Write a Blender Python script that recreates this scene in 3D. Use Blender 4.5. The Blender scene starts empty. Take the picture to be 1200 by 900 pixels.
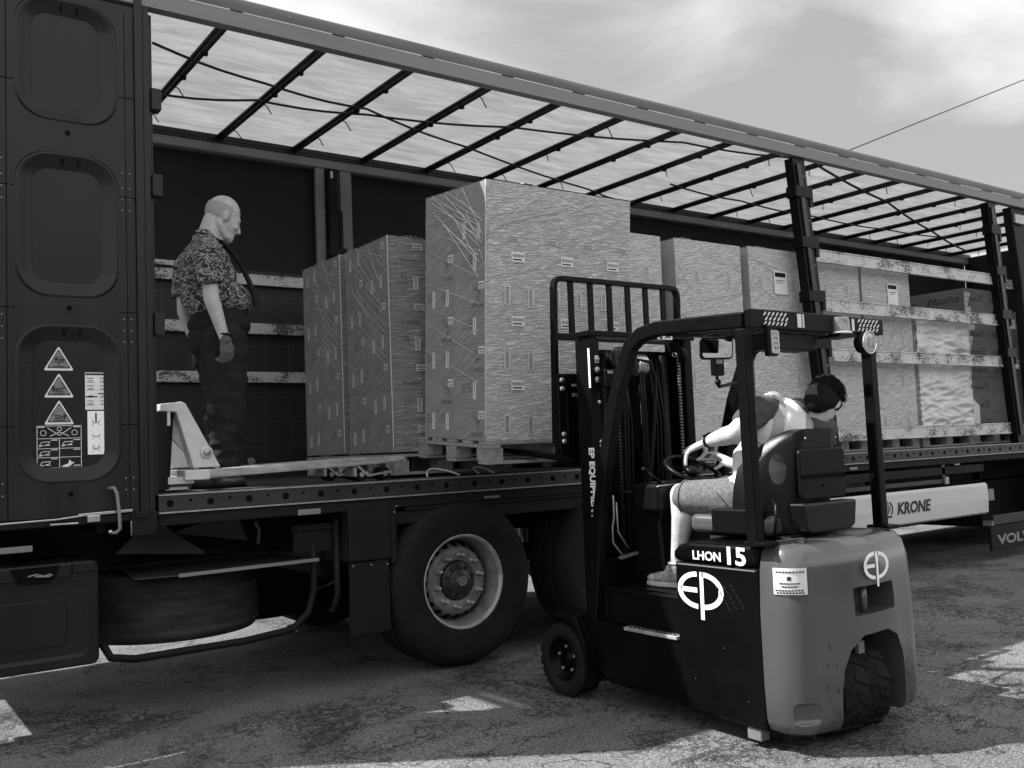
import bpy, bmesh, math, random
from mathutils import Vector, Matrix, Euler
from mathutils import noise as mnoise
random.seed(7)
S = bpy.context.scene
COL = S.collection
R = math.radians
PI = math.pi

# ------------------------------------------------------------------ camera
cam_d = bpy.data.cameras.new("camera")
cam = bpy.data.objects.new("camera", cam_d); COL.objects.link(cam); S.camera = cam
cam_d.sensor_width = 36.0
cam_d.lens = 1114.0 / 1200.0 * 36.0
cam_d.clip_start = 0.05; cam_d.clip_end = 3000
yaw, pitch, roll = R(54.17), R(3.80), R(-2.306)
fw = Vector((math.cos(yaw) * math.cos(pitch), math.sin(yaw) * math.cos(pitch), math.sin(pitch)))
rt = fw.cross(Vector((0, 0, 1))).normalized()
up = rt.cross(fw)
r2 = rt * math.cos(roll) + up * math.sin(roll)
u2 = -rt * math.sin(roll) + up * math.cos(roll)
m = Matrix((r2, u2, -fw)).transposed().to_4x4()
m.translation = Vector((-1.924, -5.208, 1.389))
cam.matrix_world = m

# ------------------------------------------------------------------ world and sun
SHX, SHY = 0.69, -0.48                       # where a shadow falls per metre of height
to_sun = Vector((-SHX, -SHY, 1.0)).normalized()
W = bpy.data.worlds.new("World"); S.world = W; W.use_nodes = True
nt = W.node_tree; nt.nodes.clear()
def N(t, typ, **kw):
    n = t.nodes.new(typ)
    for k, v in kw.items(): setattr(n, k, v)
    return n
out = N(nt, 'ShaderNodeOutputWorld'); bg = N(nt, 'ShaderNodeBackground')
sky = N(nt, 'ShaderNodeTexSky', sky_type='NISHITA', sun_disc=False)
sky.sun_elevation = math.asin(to_sun.z); sky.sun_rotation = math.atan2(to_sun.x, to_sun.y)
bw = N(nt, 'ShaderNodeRGBToBW')
nt.links.new(sky.outputs[0], bw.inputs[0])
tc = N(nt, 'ShaderNodeTexCoord'); mp = N(nt, 'ShaderNodeMapping')
mp.inputs['Scale'].default_value = (1.0, 1.0, 2.6)
nt.links.new(tc.outputs['Generated'], mp.inputs[0])
nz = N(nt, 'ShaderNodeTexNoise'); nz.inputs['Scale'].default_value = 2.6; nz.inputs['Detail'].default_value = 9
nz.inputs['Roughness'].default_value = 0.5; nz.inputs['Distortion'].default_value = 0.7
nt.links.new(mp.outputs[0], nz.inputs['Vector'])
rp = N(nt, 'ShaderNodeValToRGB')
rp.color_ramp.elements[0].position = 0.38; rp.color_ramp.elements[0].color = (1.75, 1.75, 1.75, 1)
rp.color_ramp.elements[1].position = 0.64; rp.color_ramp.elements[1].color = (3.7, 3.7, 3.7, 1)
nt.links.new(nz.outputs[0], rp.inputs[0])
# the cloud deck is bright towards the horizon and thins overhead
sep = N(nt, 'ShaderNodeSeparateXYZ'); nt.links.new(tc.outputs['Generated'], sep.inputs[0])
mr = N(nt, 'ShaderNodeMapRange'); mr.inputs[1].default_value = 0.45; mr.inputs[2].default_value = 0.85
mr.inputs[3].default_value = 0.9; mr.inputs[4].default_value = 0.8
nt.links.new(sep.outputs[2], mr.inputs[0])
mx = N(nt, 'ShaderNodeMixRGB'); nt.links.new(mr.outputs[0], mx.inputs[0])
nt.links.new(bw.outputs[0], mx.inputs[1]); nt.links.new(rp.outputs[0], mx.inputs[2])
# added fill: sky brightened behind the camera to lift the load fronts
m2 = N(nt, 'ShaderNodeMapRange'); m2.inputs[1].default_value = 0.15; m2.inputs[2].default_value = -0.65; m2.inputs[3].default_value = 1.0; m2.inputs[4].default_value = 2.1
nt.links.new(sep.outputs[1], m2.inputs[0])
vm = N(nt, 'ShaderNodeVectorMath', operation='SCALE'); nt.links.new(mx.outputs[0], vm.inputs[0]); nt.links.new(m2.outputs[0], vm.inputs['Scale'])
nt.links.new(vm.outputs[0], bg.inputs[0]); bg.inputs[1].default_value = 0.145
nt.links.new(bg.outputs[0], out.inputs[0])

sd = bpy.data.lights.new("sun", 'SUN'); so = bpy.data.objects.new("sun", sd); COL.objects.link(so)
sd.energy = 5.0; sd.angle = R(0.6); sd.color = (1, 1, 1)
so.rotation_euler = to_sun.to_track_quat('Z', 'Y').to_euler(); so.location = (0, 0, 30)
S.view_settings.view_transform = 'Standard'; S.view_settings.look = 'None'
S.view_settings.exposure = 0.95; S.view_settings.gamma = 1; S.view_settings.use_curve_mapping = False
S.render.engine = 'CYCLES'
try:
    S.cycles.max_bounces = 8; S.cycles.transparent_max_bounces = 16
except Exception: pass

# ------------------------------------------------------------------ materials
def mat(name, v, rough=0.6, metal=0.0, var=0.25, scale=6.0, bump=0.0, bscale=60.0, stretch=(1, 1, 1), rvar=0.0, coat=0.0, spec=0.5, detail=6):
    m = bpy.data.materials.new(name); m.use_nodes = True
    t = m.node_tree; b = t.nodes['Principled BSDF']
    co = N(t, 'ShaderNodeTexCoord'); mp = N(t, 'ShaderNodeMapping'); mp.inputs['Scale'].default_value = stretch
    t.links.new(co.outputs['Object'], mp.inputs[0])
    n = N(t, 'ShaderNodeTexNoise'); n.inputs['Scale'].default_value = scale; n.inputs['Detail'].default_value = detail
    n.inputs['Roughness'].default_value = 0.62
    t.links.new(mp.outputs[0], n.inputs['Vector'])
    r = N(t, 'ShaderNodeValToRGB')
    lo, hi = v * (1 - var), v * (1 + var)
    r.color_ramp.elements[0].position = 0.3; r.color_ramp.elements[0].color = (lo, lo, lo, 1)
    r.color_ramp.elements[1].position = 0.7; r.color_ramp.elements[1].color = (hi, hi, hi, 1)
    t.links.new(n.outputs[0], r.inputs[0]); t.links.new(r.outputs[0], b.inputs['Base Color'])
    b.inputs['Roughness'].default_value = rough; b.inputs['Metallic'].default_value = metal
    b.inputs['Specular IOR Level'].default_value = spec
    if coat: b.inputs['Coat Weight'].default_value = coat; b.inputs['Coat Roughness'].default_value = 0.12
    if rvar:
        k = N(t, 'ShaderNodeMapRange'); k.inputs[3].default_value = max(0.05, rough - rvar); k.inputs[4].default_value = min(1, rough + rvar)
        t.links.new(n.outputs[0], k.inputs[0]); t.links.new(k.outputs[0], b.inputs['Roughness'])
    if bump:
        n2 = N(t, 'ShaderNodeTexNoise'); n2.inputs['Scale'].default_value = bscale; n2.inputs['Detail'].default_value = 5
        t.links.new(mp.outputs[0], n2.inputs['Vector'])
        bp = N(t, 'ShaderNodeBump'); bp.inputs['Strength'].default_value = bump; bp.inputs['Distance'].default_value = 0.01
        t.links.new(n2.outputs[0], bp.inputs['Height']); t.links.new(bp.outputs[0], b.inputs['Normal'])
    return m

M = {}
M['door'] = mat('painted_door_steel', 0.012, 0.40, 0, 0.35, 3.0, 0.16, 14, (2.2, 1, .35), rvar=.16, spec=.28)
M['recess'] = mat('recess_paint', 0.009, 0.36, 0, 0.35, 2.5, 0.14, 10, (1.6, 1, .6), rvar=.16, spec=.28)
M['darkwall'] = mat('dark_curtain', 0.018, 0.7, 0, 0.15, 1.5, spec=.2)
M['rail'] = mat('aluminium_rail', 0.18, 0.5, 0.1, 0.12, 3.0, 0.05, 30, (.3, 1, 3), rvar=.1)
M['railtop'] = mat('light_rail_trim', 0.085, 0.55, 0.0, 0.22, 5.0, 0.1, 30, (.4, 1, 3))
M['bow'] = mat('roof_bow_steel', 0.012, 0.4, 0.2, 0.3, 20, spec=.5)
M['black'] = mat('black_rubberised', 0.006, 0.55, 0, 0.3, 9, 0.1, 40, spec=.2)
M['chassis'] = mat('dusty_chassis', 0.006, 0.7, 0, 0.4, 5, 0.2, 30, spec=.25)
M['perf'] = mat('side_rail_steel', 0.03, 0.4, 0.3, 0.4, 8, 0.15, 40, (.4, 1, 1), rvar=.15)
M['gal'] = mat('galvanised_bracket', 0.34, 0.4, 0.6, 0.3, 16, 0.1, 40)
M['bright'] = mat('bright_steel', 0.55, 0.28, 0.9, 0.2, 20)
M['tyre'] = mat('tyre_rubber', 0.011, 0.8, 0, 0.35, 6, 0.25, 60, spec=.15)
M['dusty'] = mat('dusty_rubber', 0.03, .8, 0, .5, 5, .3, 40, (1, 1, 3), spec=.2)
M['rim'] = mat('painted_rim_steel', 0.17, 0.45, 0.1, 0.4, 14, 0.15, 50, rvar=.1)
M['rimlip'] = mat('worn_rim_lip', 0.32, 0.38, 0.3, 0.3, 20, 0.1, 60)
M['hole'] = mat('hole_dark', 0.003, 0.9, 0, 0.1, 5, spec=.1)
M['floor'] = mat('worn_plywood_floor', 0.035, 0.7, 0, 0.45, 4, 0.15, 40, (.4, 2, 1))
M['white'] = mat('white_panel_paint', 0.52, 0.42, 0, 0.07, 3, 0.03, 10, (.5, 1, 1.5))
M['print'] = mat('black_print', 0.012, 0.6, 0, 0.2, 40)
M['label'] = mat('paper_label', 0.66, 0.6, 0, 0.1, 20)
M['dimlabel'] = mat('label_under_film', 0.46, 0.5, 0, 0.2, 40)
M['sign'] = mat('warning_sticker_face', 0.17, 0.5, 0, 0.12, 12)
M['whitevinyl'] = mat('white_vinyl', 0.85, 0.4, 0, 0.04, 12)
M['fkblack'] = mat('forklift_black_paint', 0.003, 0.30, 0, 0.3, 5, 0.04, 12, rvar=.08, spec=.09)
M['fkframe'] = mat('guard_black_paint', 0.0035, 0.36, 0, 0.25, 8, 0.05, 30, rvar=.08, spec=.12)
M['cw'] = mat('counterweight_paint', 0.06, 0.30, 0, 0.12, 1.6, 0.06, 8, rvar=.08, coat=.5)
M['seat'] = mat('seat_vinyl', 0.004, 0.36, 0, 0.3, 10, 0.12, 120, spec=.3)
M['seatlight'] = mat('seat_cushion_vinyl', 0.07, 0.38, 0, 0.2, 8, 0.1, 80)
M['plastic'] = mat('black_plastic', 0.004, 0.38, 0, 0.2, 14, spec=.16)
M['chrome'] = mat('polished_steel', 0.7, 0.15, 1.0, 0.05, 10)
M['lens'] = mat('clear_lamp_lens', 0.42, 0.1, 0.2, 0.5, 60, 0.3, 160, coat=.6)
M['glassdark'] = mat('tinted_beacon_lens', 0.11, 0.08, 0.1, 0.5, 40, 0.1, 60, coat=1)
M['mirror'] = mat('mirror_glass', 0.85, 0.03, 1.0, 0.02, 4)
M['yellow'] = mat('jack_paint', 0.50, 0.5, 0, 0.10, 6, 0.05, 40)
M['forkpaint'] = mat('scuffed_fork_paint', 0.27, 0.55, 0, 0.5, 14, 0.15, 60, (.5, 2, 2))
M['wood'] = mat('pallet_wood', 0.24, 0.8, 0, 0.35, 9, 0.3, 60, (.6, 4, 4))
M['woodend'] = mat('pallet_block_wood', 0.22, 0.85, 0, 0.35, 20, 0.3, 90)
M['skin'] = mat('skin', 0.50, 0.5, 0, 0.16, 22, 0.25, 90)
M['skin2'] = mat('tanned_skin', 0.42, 0.5, 0, 0.16, 22, 0.25, 90)
M['hairdark'] = mat('dark_hair', 0.006, 0.75, 0, 0.6, 60, 0.5, 160, (3, 1, 1), spec=.15)
M['stubble'] = mat('grey_stubble', 0.31, 0.7, 0, 0.25, 120, 0.2, 200)
M['tee'] = mat('dark_tshirt', 0.055, 0.85, 0, 0.2, 12, 0.25, 30)
M['vest'] = mat('white_vest', 0.72, 0.8, 0, 0.07, 6, 0.3, 14)
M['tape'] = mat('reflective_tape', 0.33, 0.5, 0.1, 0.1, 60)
M['denim'] = mat('light_denim', 0.11, 0.9, 0, 0.42, 60, 0.15, 160, detail=3)
M['trousers'] = mat('black_work_trousers', 0.016, 0.9, 0, 0.35, 10, 0.35, 20, spec=.2)
M['shoe'] = mat('mesh_running_shoe', 0.30, 0.8, 0, 0.6, 30, 0.5, 60)
M['sole'] = mat('pale_shoe_sole', 0.42, 0.7, 0, 0.2, 30)
M['boot'] = mat('black_leather_boot', 0.05, 0.35, 0, 0.3, 20, 0.2, 60)
M['glove'] = mat('grey_work_glove', 0.09, 0.85, 0, 0.35, 30, 0.4, 60)
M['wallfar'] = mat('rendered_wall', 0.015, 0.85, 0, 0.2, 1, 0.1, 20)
M['hedge'] = mat('hedge_leaves', 0.035, 0.8, 0, 0.5, 9)
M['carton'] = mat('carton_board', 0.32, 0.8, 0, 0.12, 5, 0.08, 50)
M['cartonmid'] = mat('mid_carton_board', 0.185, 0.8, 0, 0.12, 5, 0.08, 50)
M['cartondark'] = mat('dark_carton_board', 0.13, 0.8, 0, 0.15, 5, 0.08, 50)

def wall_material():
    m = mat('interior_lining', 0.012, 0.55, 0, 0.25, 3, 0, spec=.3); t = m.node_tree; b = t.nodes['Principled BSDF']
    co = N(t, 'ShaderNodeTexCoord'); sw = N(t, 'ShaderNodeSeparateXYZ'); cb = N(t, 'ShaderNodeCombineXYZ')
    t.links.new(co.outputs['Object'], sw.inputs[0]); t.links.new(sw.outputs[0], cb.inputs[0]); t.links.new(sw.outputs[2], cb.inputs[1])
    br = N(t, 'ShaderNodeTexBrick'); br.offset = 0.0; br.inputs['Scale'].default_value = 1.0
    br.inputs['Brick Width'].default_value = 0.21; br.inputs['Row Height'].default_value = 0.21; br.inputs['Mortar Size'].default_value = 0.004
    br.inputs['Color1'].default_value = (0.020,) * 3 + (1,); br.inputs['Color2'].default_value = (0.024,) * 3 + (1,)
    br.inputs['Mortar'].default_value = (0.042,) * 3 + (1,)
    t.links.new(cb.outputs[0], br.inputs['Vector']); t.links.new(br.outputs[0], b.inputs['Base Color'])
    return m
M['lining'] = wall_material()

def slat_material():
    m = mat('weathered_slat', 0.30, 0.6, 0.15, 0.2, 8, 0.15, 50, (.4, 1, 2)); t = m.node_tree; b = t.nodes['Principled BSDF']
    co = N(t, 'ShaderNodeTexCoord'); v = N(t, 'ShaderNodeTexNoise'); v.inputs['Scale'].default_value = 75; v.inputs['Detail'].default_value = 3
    mp = N(t, 'ShaderNodeMapping'); mp.inputs['Scale'].default_value = (.8, 1, 1.1); t.links.new(co.outputs['Object'], mp.inputs[0]); t.links.new(mp.outputs[0], v.inputs['Vector'])
    v2 = N(t, 'ShaderNodeTexNoise'); v2.inputs['Scale'].default_value = 5; t.links.new(mp.outputs[0], v2.inputs['Vector'])
    ad = N(t, 'ShaderNodeMath', operation='ADD'); t.links.new(v.outputs[0], ad.inputs[0]); t.links.new(v2.outputs[0], ad.inputs[1])
    r = N(t, 'ShaderNodeValToRGB'); e = r.color_ramp.elements
    e[0].position = 0.78; e[0].color = (0.07,) * 3 + (1,); e[1].position = 0.92; e[1].color = (0.50,) * 3 + (1,)
    dv = N(t, 'ShaderNodeMath', operation='MULTIPLY'); dv.inputs[1].default_value = 0.92
    t.links.new(ad.outputs[0], dv.inputs[0]); t.links.new(dv.outputs[0], r.inputs[0]); t.links.new(r.outputs[0], b.inputs['Base Color'])
    return m
M['slat'] = slat_material()

def tarp_material():
    m = bpy.data.materials.new('roof_tarpaulin'); m.use_nodes = True; t = m.node_tree; t.nodes.clear()
    o = N(t, 'ShaderNodeOutputMaterial'); d = N(t, 'ShaderNodeBsdfDiffuse'); tr = N(t, 'ShaderNodeBsdfTranslucent'); mx = N(t, 'ShaderNodeMixShader')
    co = N(t, 'ShaderNodeTexCoord'); mp = N(t, 'ShaderNodeMapping'); mp.inputs['Scale'].default_value = (1.2, 5.5, 1); mp.inputs['Rotation'].default_value = (0, 0, 0.22)
    t.links.new(co.outputs['Object'], mp.inputs[0])
    n = N(t, 'ShaderNodeTexNoise'); n.inputs['Scale'].default_value = 1.9; n.inputs['Detail'].default_value = 4; n.inputs['Distortion'].default_value = 0.6
    t.links.new(mp.outputs[0], n.inputs['Vector'])
    r = N(t, 'ShaderNodeValToRGB'); e = r.color_ramp.elements
    e[0].position = .32; e[0].color = (.27,) * 3 + (1,); e[1].position = .68; e[1].color = (.385,) * 3 + (1,)
    t.links.new(n.outputs[0], r.inputs[0]); t.links.new(r.outputs[0], d.inputs[0]); t.links.new(r.outputs[0], tr.inputs[0])
    bp = N(t, 'ShaderNodeBump'); bp.inputs['Strength'].default_value = .9; bp.inputs['Distance'].default_value = .04
    t.links.new(n.outputs[0], bp.inputs['Height']); t.links.new(bp.outputs[0], d.inputs['Normal']); t.links.new(bp.outputs[0], tr.inputs['Normal'])
    mx.inputs[0].default_value = 0.40
    t.links.new(d.outputs[0], mx.inputs[1]); t.links.new(tr.outputs[0], mx.inputs[2]); t.links.new(mx.outputs[0], o.inputs[0])
    return m
M['tarp'] = tarp_material()

def film_material(name, base=0.30, dens=0.5, sc=1.0, ang=0.0, bst=1.0):
    """stretch film: a clear glossy skin with whitish tension streaks"""
    m = bpy.data.materials.new(name); m.use_nodes = True; t = m.node_tree; t.nodes.clear()
    o = N(t, 'ShaderNodeOutputMaterial'); tp = N(t, 'ShaderNodeBsdfTransparent'); mx = N(t, 'ShaderNodeMixShader')
    b = N(t, 'ShaderNodeBsdfPrincipled'); b.inputs['Base Color'].default_value = (.9, .9, .9, 1); b.inputs['Roughness'].default_value = .2
    co = N(t, 'ShaderNodeTexCoord')
    def streak(rot, scl, stretch, lo, hi, det=5):
        mp = N(t, 'ShaderNodeMapping'); mp.inputs['Rotation'].default_value = rot; t.links.new(co.outputs['Object'], mp.inputs[0])
        m2 = N(t, 'ShaderNodeMapping'); m2.inputs['Scale'].default_value = stretch; t.links.new(mp.outputs[0], m2.inputs[0])
        n = N(t, 'ShaderNodeTexNoise'); n.inputs['Scale'].default_value = scl; n.inputs['Detail'].default_value = det; n.inputs['Distortion'].default_value = .5
        t.links.new(m2.outputs[0], n.inputs['Vector'])
        k = N(t, 'ShaderNodeMapRange'); k.inputs[1].default_value = lo; k.inputs[2].default_value = hi; t.links.new(n.outputs[0], k.inputs[0])
        return n, k
    n1, k1 = streak((.10 + ang, .08, 0), 6.5 * sc, (1.0, 1.0, 16), .48, .64, 8)
    n2, k2 = streak((-.5, .5, 0), 3.6 * sc, (.9, .9, 26), .58, .74, 4)
    n3, k3 = streak((0, 0, 0), 1.9, (1, 1, 1.5), .38, .62, 4)
    a = N(t, 'ShaderNodeMath', operation='MULTIPLY'); t.links.new(k2.outputs[0], a.inputs[0]); t.links.new(k3.outputs[0], a.inputs[1])
    mxm = N(t, 'ShaderNodeMath', operation='MAXIMUM'); t.links.new(k1.outputs[0], mxm.inputs[0]); t.links.new(a.outputs[0], mxm.inputs[1])
    f = N(t, 'ShaderNodeMath', operation='MULTIPLY_ADD', use_clamp=True); f.inputs[1].default_value = dens; f.inputs[2].default_value = base
    t.links.new(mxm.outputs[0], f.inputs[0])
    ad = N(t, 'ShaderNodeMath', operation='ADD'); t.links.new(n1.outputs[0], ad.inputs[0]); t.links.new(a.outputs[0], ad.inputs[1])
    bp = N(t, 'ShaderNodeBump'); bp.inputs['Strength'].default_value = bst; bp.inputs['Distance'].default_value = .03
    t.links.new(ad.outputs[0], bp.inputs['Height']); t.links.new(bp.outputs[0], b.inputs['Normal'])
    t.links.new(f.outputs[0], mx.inputs[0]); t.links.new(tp.outputs[0], mx.inputs[1]); t.links.new(b.outputs[0], mx.inputs[2])
    t.links.new(mx.outputs[0], o.inputs[0])
    return m
M['film'] = film_material('stretch_film', .66, .34, 1.7)
M['ink'] = mat('faded_ink', 0.06, .7, 0, .3, 60)
M['backdrop_grey'] = mat('shaded_backdrop_grey', 0.06, .7, 0, .2, 4)  # tone of the shaded background seen under the trailer
M['filmside'] = film_material('clear_side_film', .03, .12, .7, .4, .25)
M['filmthin'] = film_material('thin_stretch_film', .06, .32, 1.5, .1)
M['filmheavy'] = film_material('heavy_stretch_film', .52, .46, 1.8)
M['bag'] = mat('silvery_plastic_cover', 0.52, 0.3, 0.1, 0.12, 5, 0.5, 18, (1, 1, 4), rvar=.12)

def camo_material():
    m = mat('camouflage_cloth', .2, .85); t = m.node_tree; b = t.nodes['Principled BSDF']
    co = N(t, 'ShaderNodeTexCoord'); mp = N(t, 'ShaderNodeMapping'); mp.inputs['Scale'].default_value = (1, 1, 1.5); t.links.new(co.outputs['Object'], mp.inputs[0])
    n = N(t, 'ShaderNodeTexNoise'); n.inputs['Scale'].default_value = 38; n.inputs['Detail'].default_value = 2.5; n.inputs['Distortion'].default_value = 1.2
    t.links.new(mp.outputs[0], n.inputs['Vector'])
    r = N(t, 'ShaderNodeValToRGB'); r.color_ramp.interpolation = 'CONSTANT'; e = r.color_ramp.elements
    e[0].position = 0; e[0].color = (.012,) * 3 + (1,); e[1].position = .49; e[1].color = (.10,) * 3 + (1,)
    x = e.new(.53); x.color = (.33,) * 3 + (1,); x = e.new(.62); x.color = (.03,) * 3 + (1,)
    t.links.new(n.outputs[0], r.inputs[0]); t.links.new(r.outputs[0], b.inputs['Base Color'])
    return m
M['camo'] = camo_material()

def asphalt_material():
    m = bpy.data.materials.new('old_asphalt'); m.use_nodes = True; t = m.node_tree; b = t.nodes['Principled BSDF']
    co = N(t, 'ShaderNodeTexCoord')
    def noise(sc, det=4, dist=0.0, rough=.6):
        n = N(t, 'ShaderNodeTexNoise'); n.inputs['Scale'].default_value = sc; n.inputs['Detail'].default_value = det
        n.inputs['Distortion'].default_value = dist; n.inputs['Roughness'].default_value = rough
        t.links.new(co.outputs['Object'], n.inputs['Vector']); return n
    def mr(src, a, b_, c, d):
        k = N(t, 'ShaderNodeMapRange'); k.inputs[1].default_value = a; k.inputs[2].default_value = b_; k.inputs[3].default_value = c; k.inputs[4].default_value = d
        t.links.new(src, k.inputs[0]); return k.outputs[0]
    def mul(a, b_):
        k = N(t, 'ShaderNodeMath', operation='MULTIPLY'); t.links.new(a, k.inputs[0]); t.links.new(b_, k.inputs[1]); return k.outputs[0]
    big = mr(noise(.55, 8, .5, .7).outputs[0], .36, .62, .66, 1.12)
    stain = mr(noise(1.1, 12, .6, .78).outputs[0], .54, .62, 1.0, .45)
    grain = mr(noise(95, 5, 0, .9).outputs[0], .41, .60, .12, 1.95)
    grain2 = mr(noise(38, 5, 0, .8).outputs[0], .36, .62, .6, 1.3)
    # crazed cracks: warped cell borders, only where the surface is worn
    wn = noise(1.6, 6, .3); wv = N(t, 'ShaderNodeVectorMath', operation='MULTIPLY_ADD'); wv.inputs[1].default_value = (1.1, 1.1, 1.1)
    t.links.new(wn.outputs['Color'], wv.inputs[0]); t.links.new(co.outputs['Object'], wv.inputs[2])
    def cracks(sc, w, mask_lo, mask_hi, msc):
        v = N(t, 'ShaderNodeTexVoronoi', feature='DISTANCE_TO_EDGE'); v.inputs['Scale'].default_value = sc
        t.links.new(wv.outputs[0], v.inputs['Vector'])
        c = mr(v.outputs['Distance'], 0, w, 1, 0)
        k = mr(noise(msc, 3, .3).outputs[0], mask_lo, mask_hi, 0, 1)
        return mul(c, k)
    c1 = cracks(.8, .011, .38, .50, .5); c2 = cracks(11, .13, .49, .55, 1.1); c3 = cracks(3.2, .035, .46, .54, .8)
    mxx = N(t, 'ShaderNodeMath', operation='MAXIMUM'); t.links.new(c1, mxx.inputs[0]); t.links.new(c2, mxx.inputs[1])
    mx2 = N(t, 'ShaderNodeMath', operation='MAXIMUM'); t.links.new(mxx.outputs[0], mx2.inputs[0]); t.links.new(c3, mx2.inputs[1])
    crk = mr(mx2.outputs[0], 0, 1, 1, .12)
    base = N(t, 'ShaderNodeValue'); base.outputs[0].default_value = 0.185
    col = mul(mul(mul(mul(mul(base.outputs[0], big), stain), grain), grain2), crk)
    cb = N(t, 'ShaderNodeCombineColor'); [t.links.new(col, cb.inputs[i]) for i in range(3)]
    t.links.new(cb.outputs[0], b.inputs['Base Color']); b.inputs['Roughness'].default_value = .85; b.inputs['Specular IOR Level'].default_value = .25
    h = N(t, 'ShaderNodeMath', operation='SUBTRACT'); t.links.new(grain, h.inputs[0]); t.links.new(mx2.outputs[0], h.inputs[1])
    bp = N(t, 'ShaderNodeBump'); bp.inputs['Strength'].default_value = .45; bp.inputs['Distance'].default_value = .006
    t.links.new(h.outputs[0], bp.inputs['Height']); t.links.new(bp.outputs[0], b.inputs['Normal'])
    return m
M['asphalt'] = asphalt_material()

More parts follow.
